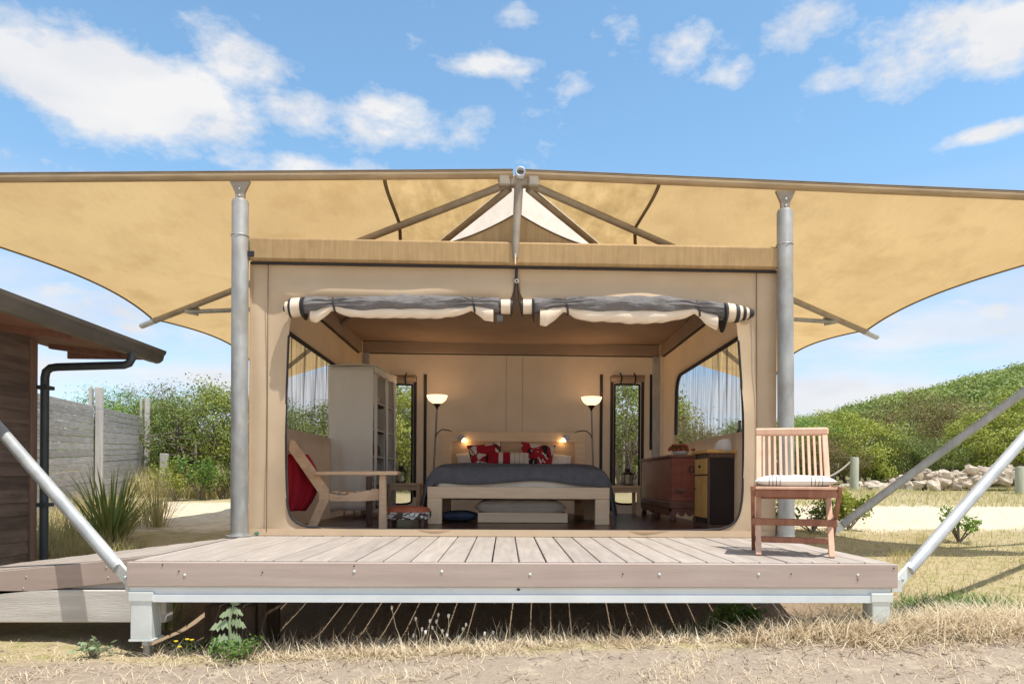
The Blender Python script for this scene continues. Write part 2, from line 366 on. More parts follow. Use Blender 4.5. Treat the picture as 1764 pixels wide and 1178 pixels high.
M['honey'] = pmat('honey_wood', (.62, .36, .10), (.72, .46, .16), scale=4, stretch=(5, 5, 1), rough=.5, bump=.05, c3=(.42, .20, .05), c3scale=4, c3amt=.5)
M['white_cloth'] = pmat('white_wardrobe_cloth', (.84, .82, .76), (.89, .87, .81), scale=2, rough=.85, bump=.15, bscale=3, bstretch=(3, 3, 1), transl=.15)
M['white'] = pmat('white_cotton', (.78, .77, .75), (.84, .83, .81), scale=5, rough=.85, bump=.1, bscale=14)
M['quilt'] = pmat('cream_quilt', (.66, .585, .49), (.73, .655, .56), scale=5, rough=.85, bump=.2, bscale=10)
M['blanket'] = pmat('slate_grey_blanket', (.12, .122, .137), (.15, .152, .168), scale=12, rough=.95, bump=.5, bscale=7, spec=.1)
M['blue'] = pmat('navy_cotton', (.07, .10, .17), (.12, .15, .23), scale=5, rough=.85)
M['red'] = pmat('crimson_cloth', (.34, .008, .022), (.42, .012, .03), scale=4, rough=.85, bump=.2, bscale=6, bstretch=(4, 4, 1))
M['bluebin'] = pmat('blue_plastic', (.02, .13, .25), (.03, .16, .29), rough=.45)
M['lampblack'] = pmat('black_metal', (.03, .028, .03), (.05, .046, .048), rough=.4, metal=.4)
M['lampgrey'] = pmat('grey_metal_pole', (.20, .19, .18), (.27, .26, .25), rough=.35, metal=.6)
M['terracotta'] = pmat('rust_velvet', (.42, .11, .05), (.50, .15, .075), rough=.85)
M['shed'] = pmat('dark_brown_weatherboard', (.095, .066, .052), (.165, .12, .098), scale=3, stretch=(5, .5, 7), rough=.75, bump=.25, bscale=14, vary=.25, c3=(.24, .185, .155), c3scale=2, c3amt=.5)
M['shedtrim'] = pmat('brown_corner_trim', (.16, .10, .075), (.22, .14, .10), scale=3, stretch=(6, 6, .5), rough=.75)
M['soffit'] = pmat('red_brown_soffit', (.16, .075, .05), (.22, .11, .075), scale=3, stretch=(5, .6, 1), rough=.7)
M['gutter'] = pmat('bronze_grey_gutter', (.105, .096, .085), (.14, .127, .11), scale=5, rough=.5, metal=.2)
M['downpipe'] = pmat('dark_slate_pipe', (.035, .043, .048), (.05, .06, .066), rough=.5)
M['fence'] = pmat('silver_grey_fence', (.25, .235, .225), (.38, .36, .345), scale=3, stretch=(1.2, 1.2, 14), rough=.85, bump=.3, bscale=10, vary=.14, c3=(.20, .185, .175), c3scale=3, c3amt=.5)
M['fencepost'] = pmat('silver_grey_post', (.42, .40, .375), (.52, .50, .47), scale=4, stretch=(7, 7, .6), rough=.85, bump=.3, bscale=12)
M['greenpost'] = pmat('treated_pine_post', (.36, .38, .28), (.46, .47, .36), scale=4, stretch=(7, 7, .6), rough=.8, bump=.2, bscale=14)
M['rope'] = pmat('natural_rope', (.45, .40, .32), (.55, .49, .40), scale=60, rough=.9)
M['stone'] = pmat('sandstone', (.46, .38, .29), (.62, .54, .44), scale=5, rough=.9, bump=.5, bscale=9, vary=.26, c3=(.34, .25, .17), c3scale=2.5, c3amt=.5)
M['bark'] = pmat('grey_bark', (.15, .115, .09), (.27, .225, .18), scale=10, stretch=(1, 1, .3), rough=.9, bump=.4, bscale=20)
def leafmat(name, a, b, c, transl=.25, sc=2.2):
    """leaf colour changes from sprig to sprig and from bush to bush"""
    return pmat(name, a, b, scale=sc, rough=.55, transl=transl, spec=.3, vary=.20, c3=c, c3scale=sc * 2.3, c3amt=.65, detail=3, contrast=(.4, .6), tcol=(1.1, 1.15, .6))
M['leaf_a'] = leafmat('olive_leaves', (.115, .17, .04), (.21, .26, .06), (.32, .33, .085))
M['leaf_b'] = leafmat('bright_green_leaves', (.115, .22, .04), (.195, .31, .06), (.28, .37, .08))
M['leaf_c'] = leafmat('rusty_olive_leaves', (.13, .115, .045), (.20, .155, .065), (.30, .13, .06))
M['leaf_y'] = leafmat('yellow_green_leaves', (.28, .33, .05), (.41, .42, .08), (.20, .27, .06))
M['leaf_far'] = leafmat('hillside_leaves', (.17, .235, .055), (.26, .315, .085), (.34, .36, .11), sc=.12)
M['flax'] = pmat('strap_leaves', (.15, .22, .055), (.27, .32, .10), scale=3, rough=.5, transl=.25, c3=(.40, .33, .16), c3scale=4, c3amt=.6)
M['straw'] = pmat('dry_straw', (.67, .56, .385), (.80, .70, .53), scale=9, rough=.8, transl=.3, c3=(.50, .36, .23), c3scale=2.4, c3amt=.5)
M['lawn'] = pmat('dry_lawn_blades', (.44, .38, .17), (.56, .49, .24), scale=3, rough=.8, transl=.3, c3=(.27, .32, .08), c3scale=.9, c3amt=.9)
M['tallgrass'] = pmat('yellowing_tall_grass', (.44, .38, .17), (.60, .52, .28), scale=4, rough=.8, transl=.35, c3=(.20, .24, .06), c3scale=1.2, c3amt=.85)
M['greengrass'] = pmat('fresh_green_grass', (.09, .19, .035), (.17, .27, .06), scale=5, rough=.6, transl=.35)
M['seed'] = pmat('white_seed_heads', (.72, .68, .60), (.80, .77, .70), rough=.9)
M['thistle'] = pmat('pale_green_thistle', (.28, .38, .20), (.40, .48, .29), scale=20, rough=.6, transl=.3)
M['yellow'] = pmat('yellow_petals', (.80, .58, .02), (.85, .66, .05), rough=.6)
# ------------------------------------------------------------------ ground
def sst(a, b, x):
    t = min(1, max(0, (x - a) / (b - a))); return t * t * (3 - 2 * t)
def wob(x, y, s=1.0):
    return (math.sin(x * 2.1 * s + 1.3) * math.cos(y * 1.7 * s - .4) + .5 * math.sin(x * 4.7 * s - y * 3.9 * s) + .25 * math.sin(9.3 * x * s + 2) * math.sin(8.1 * y * s)) / 1.75
def G(x, y):
    zr = np.interp(y, [-8, -1, 0, 4, 8.6, 13, 30, 60, 400], [-.05, .06, .17, .45, .62, .9, 1.3, 1.3, 1.3])
    zl = np.interp(y, [-8, -1, 0, 1.1, 2.2, 5, 9, 13, 30, 400], [-.1, -.03, 0, .0, .28, .5, .62, .8, 1.1, 1.3])
    t = sst(-2.5, 3.2, x); z = zl * (1 - t) + zr * t
    if -.3 < y < 7.5:
        w = sst(2.75, 2.2, abs(x)) * sst(-.15, .35, y)
        zt = np.interp(y, [-.3, .1, .4, 1.3, 1.9, 2.7, 6, 7.5], [0, -.03, -.13, -.14, -.02, .30, .42, .5])
        t2 = sst(.8, 2.3, x); zt += .16 * t2
        z = z * (1 - w) + zt * w
    amp = .018 if y < 12 else .06
    return float(z + amp * wob(x, y) + .006 * wob(x, y, 3.3))
def axis(fine0, fine1, step, far, grow=1.22):
    a = list(np.arange(fine0, fine1 + 1e-6, step)); s = step
    lo, hi = fine0, fine1; L0, H0_ = [], []
    while lo > -far: s *= grow; lo -= s; L0.append(lo)
    s = step
    while hi < far: s *= grow; hi += s; H0_.append(hi)
    return L0[::-1] + a + H0_
gx = axis(-5.5, 6.5, .12, 900); gy = [y for y in axis(-1.6, 9, .12, 1200) if y > -60]
mb = MB(); mb.v = [(x, y, G(x, y)) for y in gy for x in gx]
nx = len(gx); mb.f = [(j * nx + i, j * nx + i + 1, (j + 1) * nx + i + 1, (j + 1) * nx + i) for j in range(len(gy) - 1) for i in range(nx - 1)]
def ground_material():
    mt = bpy.data.materials.new('sandy_ground'); mt.use_nodes = True; t = mt.node_tree; t.nodes.clear()
    o = N(t, 'ShaderNodeOutputMaterial'); b = N(t, 'ShaderNodeBsdfPrincipled'); b.inputs['Roughness'].default_value = .95; b.inputs['Specular IOR Level'].default_value = .1
    ge = N(t, 'ShaderNodeNewGeometry'); sp = N(t, 'ShaderNodeSeparateXYZ'); L(t, ge.outputs['Position'], sp.inputs[0])
    def ns(sc, det=5):
        n = N(t, 'ShaderNodeTexNoise'); n.inputs['Scale'].default_value = sc; n.inputs['Detail'].default_value = det; n.inputs['Roughness'].default_value = .65; L(t, ge.outputs['Position'], n.inputs['Vector']); return n.outputs[0]
    def mth(op, a, c=None, clamp=False):
        n = N(t, 'ShaderNodeMath', operation=op); n.use_clamp = clamp
        for i, v in enumerate((a, c)):
            if v is None: continue
            if isinstance(v, (int, float)): n.inputs[i].default_value = v
            else: L(t, v, n.inputs[i])
        return n.outputs[0]
    def mixc(f, a, c):
        n = N(t, 'ShaderNodeMixRGB')
        L(t, f, n.inputs[0])
        for i, v in ((1, a), (2, c)):
            if isinstance(v, tuple): n.inputs[i].default_value = (*v, 1)
            else: L(t, v, n.inputs[i])
        return n.outputs[0]
    def step(v, lo, hi):
        n = N(t, 'ShaderNodeMapRange'); n.interpolation_type = 'SMOOTHSTEP'; L(t, v, n.inputs[0]); n.inputs[1].default_value = lo; n.inputs[2].default_value = hi; return n.outputs[0]
    X, Y = sp.outputs[0], sp.outputs[1]
    n1, n2, n3 = ns(1.3), ns(7), ns(38, 4)
    yw = mth('ADD', Y, mth('MULTIPLY', mth('SUBTRACT', n1, .5), 1.6)); xw = mth('ADD', X, mth('MULTIPLY', mth('SUBTRACT', n1, .5), 2.0))
    soil = mixc(n3, (.37, .295, .17), (.50, .41, .26))
    soil = mixc(step(n2, .45, .7), soil, (.30, .285, .11))
    sand = mixc(n3, (.60, .50, .36), (.74, .64, .49))
    sand = mixc(step(n2, .42, .72), sand, (.50, .41, .29))
    track = mth('MULTIPLY', mth('MULTIPLY', step(yw, 3.9, 4.3), step(yw, 8.9, 8.2)), step(xw, -6.6, -5.8))
    col = mixc(track, soil, sand)
    far = step(yw, 10, 14); col = mixc(mth('MULTIPLY', far, .8), col, (.17, .155, .065))
    dirt = mixc(n3, (.27, .215, .165), (.40, .325, .255)); dirt = mixc(step(n2, .5, .75), dirt, (.47, .39, .29))
    dirt = mixc(step(yw, -.7, -1.5), dirt, sand)  # pale sand out of view, added to bounce fill light onto the tent front
    front = step(mth('ADD', Y, mth('MULTIPLY', mth('SUBTRACT', n1, .5), .5)), -.05, -.25)
    col = mixc(front, col, dirt)
    # soil below the deck painted darker and browner, its shade put into the colour
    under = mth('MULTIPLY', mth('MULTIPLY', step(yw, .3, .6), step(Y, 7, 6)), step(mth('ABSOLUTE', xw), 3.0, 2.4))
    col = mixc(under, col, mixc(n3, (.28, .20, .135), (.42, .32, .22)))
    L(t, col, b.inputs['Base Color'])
    bn = N(t, 'ShaderNodeBump'); bn.inputs['Strength'].default_value = .6; bn.inputs['Distance'].default_value = .03
    L(t, mth('ADD', n3, mth('MULTIPLY', n2, 1.4)), bn.inputs['Height']); L(t, bn.outputs[0], b.inputs['Normal']); L(t, b.outputs[0], o.inputs[0]); return mt
M['ground'] = ground_material()
tag(mb.build('ground', M['ground'], smooth=True, fix=False), kind='structure')
# hill behind on the right
def HZ(x, y):
    base = 1.2 + max(0.0, -3.3 + .243 * x) * sst(26, 128, y) * (1 - .5 * sst(135, 200, y)) * (1.0 if x < 120 else 1 + (x - 120) * .0008)
    return base + (.9 * wob(x * .06, y * .05) + .4 * wob(x * .17, y * .14)) * sst(26, 60, y)
mb = MB(); hx = np.arange(-60, 261, 4.0); hy = np.arange(24, 261, 4.0)
mb.v = [(float(x), float(y), HZ(x, y) - (.8 if y < 26 else 0)) for y in hy for x in hx]; nx = len(hx)
mb.f = [(j * nx + i, j * nx + i + 1, (j + 1) * nx + i + 1, (j + 1) * nx + i) for j in range(len(hy) - 1) for i in range(nx - 1)]
M['hill'] = pmat('hillside_heath', (.075, .10, .035), (.13, .15, .055), scale=.25, rough=.95, c3=(.20, .18, .09), c3scale=.08, c3amt=.5)
tag(mb.build('hill', M['hill'], smooth=True, fix=False), kind='structure')
# ------------------------------------------------------------------ deck
DZ = .56; YT = 1.80           # deck level, front plane of the tent
deck = thing('deck', 'raised timber-look deck on pale steel frame in front of the tent', 'deck', (0, .9, .1))
NB = 28; pitch = 4.5 / NB
bm_ = MB().box((0, .9, DZ - .0095), (pitch - .009, 1.80, .019), None, .003)
me = bm_.mesh('board', M['deck'])
for i in range(NB):
    o = bpy.data.objects.new('board', me); COL.objects.link(o); o.parent = deck
    o.location = (-2.25 + pitch * (i + .5), -.9 + rnd.uniform(-.001, .001), -.1 + rnd.uniform(-.0012, .0012))
    o.rotation_euler = (0, R(rnd.uniform(-.12, .12)), 0)
fas = MB().bb(-2.268, 2.268, -.046, -.006, DZ - .148, DZ - .006, .004).build('fascia', M['fascia'], deck)
MB().bb(2.247, 2.268, -.003, 1.78, DZ - .148, DZ - .028, .003).build('side_fascia', M['fascia'], deck)
for (px, py) in [(308, 983), (318, 990), (452, 985), (610, 984), (610, 974), (761, 984), (913, 989), (1073, 988), (1136, 989), (1307, 989), (1363, 988), (1478, 990), (1478, 998), (280, 972), (1540, 978)]:
    c = P(px, py, -.048); big = py in (984, 989, 990)
    MB().blob(c, (.009 if big else .0045, .004, .009 if big else .0045), 8).build('bolt', M['pale_steel'] if big else M['black'], fas, smooth=True)
# folded steel channel under the fascia
zt, zb = DZ - .150, DZ - .240
prof = [(-.030, zt), (-.030, zt - .006), (-.020, zt - .010), (-.020, zt - .040), (-.034, zt - .046), (-.034, zb), (.03, zb), (.03, zb + .006), (-.014, zb + .006), (-.014, zt)]
MB().prism([(-2.26, y, z) for y, z in prof], (4.50, 0, 0)).build('channel_beam', M['beam'], deck, bevel=.002)
for c_, r_ in ((P(893, 1015, -.034), .010),): MB().blob(c_, (r_, .004, r_ * .8), 10).build('bolt', M['black'], deck, smooth=True)
for x in (-1.5, -.75, 0, .75, 1.5): MB().bb(x - .022, x + .022, .04, 1.78, DZ - .16, DZ - .027).build('joist', M['pale_steel'], deck)
def leg(x0, x1, z0, z1, stub):
    MB().bb(x0, x1, -.033, .09, z0, z1, .004).build('leg', M['pale_steel'], deck)
    MB().bb(x0 - .012, x1 + .012, -.040, .10, z1, z1 + .055, .004).build('bracket', M['pale_steel'], deck)
    if stub:
        MB().bb(x0 - .008, x1 + .012, -.038, .098, z0 - .012, z0, .002).build('foot_plate', M['pale_steel'], deck)
        cx = (x0 + x1) / 2 + .01
        MB().lathe([(.030, -.03), (.030, 0)], (cx, .02, z0 - .012), 6).build('nut', M['galv'], deck)
        MB().tube([(cx, .02, z0 - .04), (cx, .02, G(cx, .0) - .05)], .020, 10).build('threaded_rod', M['galv_post'], deck, smooth=True)
leg(-1.965 - .285, -1.845 - .285, .105, .325, True)
leg(2.18 - .06, 2.18 + .05, .12, .325, False)
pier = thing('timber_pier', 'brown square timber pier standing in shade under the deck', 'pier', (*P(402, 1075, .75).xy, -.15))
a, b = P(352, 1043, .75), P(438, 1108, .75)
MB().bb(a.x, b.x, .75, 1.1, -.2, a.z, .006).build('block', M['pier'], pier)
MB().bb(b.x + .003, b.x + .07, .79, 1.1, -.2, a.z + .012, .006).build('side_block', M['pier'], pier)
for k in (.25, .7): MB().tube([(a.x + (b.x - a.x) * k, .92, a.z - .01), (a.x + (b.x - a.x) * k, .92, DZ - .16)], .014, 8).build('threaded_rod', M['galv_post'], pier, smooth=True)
# ------------------------------------------------------------------ ramp on the left
ramp = thing('boardwalk_ramp', 'sloping boardwalk ramp joining the left end of the deck', 'ramp', (-3.2, .8, .1))
def rz(x): return DZ - .004 - .105 * max(0, (-2.28 - x)) 
def rback(x): return np.interp(x, [-4.6, -3.5, -2.28], [.80, 1.10, 1.78])
x = -2.285; k = 0
while x > -4.5:
    x1 = x - .150; yb = rback((x + x1) / 2); y0 = .335
    MB().prism([(x, y0, rz(x)), (x1, y0, rz(x1)), (x1, yb, rz(x1)), (x, yb, rz(x))], (0, 0, -.024)).build('board', M['deck'], ramp); x = x1 - .006
MB().prism([(-2.275, .33, rz(-2.275) - .004), (-4.5, .33, rz(-4.5) - .004), (-4.5, .33, rz(-4.5) - .148), (-2.275, .33, rz(-2.275) - .148)], (0, -.03, 0)).build('fascia', M['fascia'], ramp, bevel=.003)
MB().prism([(-2.29, .34, rz(-2.29) - .151), (-4.5, .34, rz(-4.5) - .151), (-4.5, .34, .355), (-2.29, .34, .345)], (0, .05, 0)).build('packing_timber', M['grey_timber'], ramp, bevel=.004)
MB().bb(-4.5, -2.20, .30, .39, .135, .338, .006).build('bearer', M['grey_timber'], ramp)
for px, py in ((45, 993), (40, 1013), (183, 977), (186, 994)):
    c = P(px, py, .299); MB().blob(c, (.006, .004, .006), 8).build('bolt', M['galv'], ramp, smooth=True)
# ------------------------------------------------------------------ safari tent
TX = 2.22; TB = 6.0; TTOP = 3.035
tent = thing('safari_tent', 'tan canvas safari tent open at the front on the deck', 'tent', (0, 3.9, DZ))
def ring_wall(outer, inner, tomap, nr=6, bulge=0.0, seed=0):
    """wall with one opening: rings of points from the opening to the outer rectangle (both star-shaped about c); tomap(u, v, d) -> world"""
    c = (sum(p[0] for p in inner) / len(inner), sum(p[1] for p in inner) / len(inner))
    def cast(poly, th):
        dx, dy = math.cos(th), math.sin(th); best = None
        for i in range(len(poly)):
            (x1, y1), (x2, y2) = poly[i], poly[(i + 1) % len(poly)]
            ex, ey = x2 - x1, y2 - y1; den = dx * ey - dy * ex
            if abs(den) < 1e-12: continue
            t = ((x1 - c[0]) * ey - (y1 - c[1]) * ex) / den; s_ = ((x1 - c[0]) * dy - (y1 - c[1]) * dx) / den
            if t > 0 and -1e-9 <= s_ <= 1 + 1e-9 and (best is None or t > best): best = t
        return (c[0] + dx * best, c[1] + dy * best)
    ang = sorted({round(math.atan2(p[1] - c[1], p[0] - c[0]), 6) for p in list(inner) + list(outer)} | {round(-math.pi + 2 * math.pi * i / 120, 6) for i in range(120)})
    I = [cast(inner, t) for t in ang]; O = [cast(outer, t) for t in ang]; n = len(ang)
    mb = MB(); vs = []
    for k in range(nr + 1):
        t = k / nr
        for (p, q) in zip(I, O):
            u, v = p[0] + (q[0] - p[0]) * t, p[1] + (q[1] - p[1]) * t
            vs.append(tomap(u, v, bulge * (1 - t) ** 2 * wob(u * 1.5 + seed, v * 1.5)))
    fs = [(k * n + i, k * n + (i + 1) % n, (k + 1) * n + (i + 1) % n, (k + 1) * n + i) for k in range(nr) for i in range(n)]
    mb.add(vs, fs); return mb, [tomap(*p, 0) for p in I]
def smooth_poly(pts, it=2):
    for _ in range(it):
        q = []
        for i in range(len(pts)):
            a, b = pts[i], pts[(i + 1) % len(pts)]
            q += [(a[0] * .75 + b[0] * .25, a[1] * .75 + b[1] * .25), (a[0] * .25 + b[0] * .75, a[1] * .25 + b[1] * .75)]
        pts = q
    return pts
# front wall
op = [(545, 911), (505, 900), (493, 868), (492, 800), (491, 720), (494, 640), (498, 570), (502, 538), (540, 522), (700, 520), (860, 524), (881, 518), (888, 478), (891, 478), (899, 520), (925, 525), (1100, 525), (1240, 528), (1268, 540), (1272, 575), (1277, 650), (1280, 720), (1280, 800), (1278, 875), (1264, 905), (1225, 915), (885, 914)]
inner = smooth_poly([(P(x, y, YT).x, P(x, y, YT).z) for x, y in op], 2)
outer = [(-TX, DZ + .003), (TX, DZ + .003), (TX, 2.86), (-TX, 2.86)]
def crease(x, z):
    a_ = abs(x)
    d = .026 * math.sin(16 * (z - .16 * a_) + 3 * a_ + (1 if x > 0 else 0)) * math.exp(-((z - 2.62) / .17) ** 2) * min(1, (2.2 - a_) * 3)
    d += .014 * math.sin(13 * a_ + 1.2 * math.sin(z * 2.3 + x)) * sst(1.75, 1.95, a_) * sst(2.22, 2.1, a_)
    return d + .006 * math.sin(5 * x + 7 * z) * math.exp(-((z - 2.62) / .2) ** 2)
mb, edge = ring_wall(outer, inner, lambda u, v, d: Vector((u, YT + d + crease(u, v), v)), 14, .035)
front = mb.build('front_wall', M['canvas'], tent, smooth=True, fix=False)
low = [p for p in edge if p.z < 2.25]
k0 = max(range(len(low)), key=lambda i: (low[i] - low[i - 1]).length); low = low[k0:] + low[:k0]
MB().tube([p + Vector((0, .004, 0)) for p in low], .010, 6).build('opening_binding', M['black'], front, smooth=True)
for px0, px1 in ((462, 459), (1303, 1304)):
    a, b = P(px0, 455, YT - .008), P(px1, 918, YT - .008); MB().tube([a, b], .0035, 6).build('seam', M['edge'], front)
for sx in (-1, 1):      # corner returns that give the wall its thickness at the sides
    MB().bb(sx * TX, sx * (TX + .012), YT - .012, YT + .16, DZ + .002, 2.84).build('corner_binding', M['canvas'], front)
# skirt lying on the deck
MB().prism([(-TX, YT - .014, DZ + .004), (TX, YT - .014, DZ + .004), (TX, YT - .006, DZ + .06), (-TX, YT - .006, DZ + .06)], (0, .004, 0)).build('skirt', M['canvas'], front)
for sx, ex in ((-1, 437), (1, 1335)): pass
MB().blob(P(442, 918, YT - .03), (.020, .015, .014), 7, .3).build('peg_tag', pmat('green_tag', (.02, .16, .11), (.03, .2, .14)), front)
# front head beam wrapped in stained canvas
bmv = MB().bb(-TX - .005, TX + .005, YT - .085, YT + .03, 2.845, TTOP, .018).build('head_beam', M['valance'], tent, smooth=True)
MB().bb(-TX, TX, YT - .045, YT - .01, 2.828, 2.842).build('zip', M['black'], bmv)
MB().bb(-TX - .012, -TX + .05, YT - .096, YT - .088, 2.868, 2.915, .003).build('clip', M['lampblack'], bmv)
for sx in (-1, 1): MB().bb(sx * (TX + .008), sx * (TX + .10), YT - .05, YT + .0, 2.86, 2.91, .004).build('fixing_bracket', M['galv_post'], bmv)
# roof of the tent: flat at the sides, drawn up to a peak along the middle
def roofp(u, v):
    x = -TX + 2 * TX * u; t = abs(x) / .80
    z = TTOP - .012 + (.30 * (max(0, 1 - t) ** 1.65) * (1 if t < 1 else 0))
    return Vector((x, YT + .06 + (TB - YT - .06) * v, z))
roof = MB().grid(roofp, 60, 8).build('roof', M['valance'], tent, smooth=True, fix=False)
MB().grid(lambda u, v: Vector((roofp(.3 + .4 * u, 0).x, YT + .062, TTOP - .05 + (roofp(.3 + .4 * u, 0).z - TTOP + .048) * v)), 40, 4).build('gable', M['valance'], roof, smooth=True, fix=False)
MB().tube([roofp(.32 + .36 * i / 30, 0) + Vector((0, -.004, .004)) for i in range(31)], .006, 6).build('roof_edge_piping', M['edge'], roof, smooth=True)
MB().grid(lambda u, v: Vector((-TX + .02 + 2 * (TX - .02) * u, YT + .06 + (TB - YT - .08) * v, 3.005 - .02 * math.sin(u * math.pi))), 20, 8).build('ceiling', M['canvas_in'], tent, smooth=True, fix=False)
# side walls with one big window each
sw_in = smooth_poly([(2.15, 1.53), (3.5, 1.53), (5.2, 1.53), (5.24, 1.53), (5.24, 1.58), (5.24, 1.9), (5.2, 2.44), (4.7, 2.44), (3.5, 2.45), (2.15, 2.46)], 2)
sw_out = [(YT, DZ), (TB, DZ), (TB, 3.0), (YT, 3.0)]
for sx in (-1, 1):
    mb, e = ring_wall(sw_out, sw_in, lambda u, v, d: Vector((sx * (TX - .01) + d, u, v)), 5, .02, sx)
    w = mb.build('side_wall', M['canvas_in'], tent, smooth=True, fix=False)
    e2 = [p for p in e if p.z > 1.66]; k0 = max(range(len(e2)), key=lambda i: (e2[i] - e2[i - 1]).length); e2 = e2[k0:] + e2[:k0]
    MB().tube([p + Vector((-sx * .006, 0, 0)) for p in e2], .024, 6).build('window_binding', M['black'], w, smooth=True)
    rr = random.Random(5 + sx); phs = [(rr.uniform(8, 30), rr.uniform(0, 6), rr.uniform(.3, 1)) for _ in range(6)]
    def cur(u, v):
        y = 2.0 + 3.4 * u; z = 1.45 + 1.05 * v
        return Vector((sx * (TX + .03) + .012 * sum(a_ * math.sin(f * (y + .12 * (1 - v) * math.sin(y * 2)) + p_) for f, p_, a_ in phs) * (.35 + .65 * v), y, z))
    MB().grid(cur, 110, 8).build('window_gauze', M['gauze'], w, smooth=True, fix=False)
    MB().bb(sx * (TX - .02), sx * (TX - .09), YT + .06, TB - .09, 2.835, 3.0, .01).build('side_rail', M['canvas_in'], tent)
    MB().bb(sx * (TX - .10), sx * (TX - .20), TB - .16, TB - .08, DZ, 2.82, .004).build('corner_post', M['galv'], tent)
    MB().bb(sx * (TX - .06), sx * (TX - .03), YT + .05, TB - .1, 2.822, 2.832).build('rail_zip', M['black'], tent)
# rear wall with two narrow windows
def backmap(u, v, d): return Vector((u, TB + d, v))
for sx, x0, x1 in ((-1, 664, 709), (1, 1059, 1100)):
    a, b = P(x0, 662, TB), P(x1, 868, TB)
    wi = smooth_poly([(a.x, b.z), (b.x, b.z), (b.x, b.z + .1), (b.x, a.z - .02), (b.x, a.z), (a.x, a.z), (a.x, a.z - .02), (a.x, b.z + .1)], 2)
    ou = [(-TX, DZ), (.0, DZ), (.0, 3.0), (-TX, 3.0)] if sx < 0 else [(.0, DZ), (TX, DZ), (TX, 3.0), (.0, 3.0)]
    mb, e = ring_wall(ou, wi, backmap, 5, .012, sx)
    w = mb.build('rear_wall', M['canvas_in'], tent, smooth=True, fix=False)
    MB().tube([p + Vector((0, -.006, 0)) for p in e], .016, 6, closed=True).build('window_binding', M['black'], w, smooth=True)
    MB().prism([(a.x - .02, TB + .02, b.z - .02), (b.x + .02, TB + .02, b.z - .02), (b.x + .02, TB + .02, a.z + .02), (a.x - .02, TB + .02, a.z + .02)], (0, .003, 0)).build('window_mesh', M['screen'], w)
    for xx in (a.x - .045, b.x + .045):
        MB().bb(xx - .022, xx + .022, TB - .03, TB - .018, b.z + .1, a.z + .12, .003).build('zip_strip', M['black'], w)
    MB().tube([(a.x - .06, TB - .06, a.z + .075), ((a.x + b.x) / 2, TB - .065, a.z + .07), (b.x + .06, TB - .06, a.z + .08)], [.05, .058, .05], 12).build('rolled_blind', M['canvas_in'], w, smooth=True)
    for k in (.22, .78):
        xx = a.x + (b.x - a.x) * k; MB().tube([(xx, TB - .02, a.z + .16), (xx, TB - .125, a.z + .10), (xx, TB - .13, a.z + .05), (xx, TB - .05, a.z - .0)], .012, 6).build('tie', M['black'], w, smooth=True)
for px, y0, y1 in ((733, 645, 870), (1036, 645, 850), (1122, 645, 775)):
    a, b = P(px, y0, TB - .02), P(px, y1, TB - .02); MB().bb(a.x - .022, a.x + .022, TB - .03, TB - .018, b.z, a.z, .003).build('zip_strip', M['black'], tent)
for px in (872, 900):
    a = P(px, 700, TB - .012); MB().tube([(a.x, TB - .002, 1.5), (a.x, TB - .002, 2.8)], .0028, 5).build('seam', M['canvas_in'], tent)
MB().bb(-TX + .10, TX - .10, TB - .10, TB - .03, 2.835, 3.0, .01).build('rear_rail', M['canvas_in'], tent)
MB().bb(-TX + .10, TX - .10, TB - .085, TB - .06, 2.822, 2.833).build('rail_zip', M['black'], tent)
MB().bb(-TX + .10, TX - .10, TB - .103, TB - .09, 2.992, 3.0).build('rail_zip', M['black'], tent)
MB().bb(-TX + .02, TX - .02, YT + .012, TB - .012, DZ - .05, DZ + .006).build('floor', M['darkfloor'], tent)
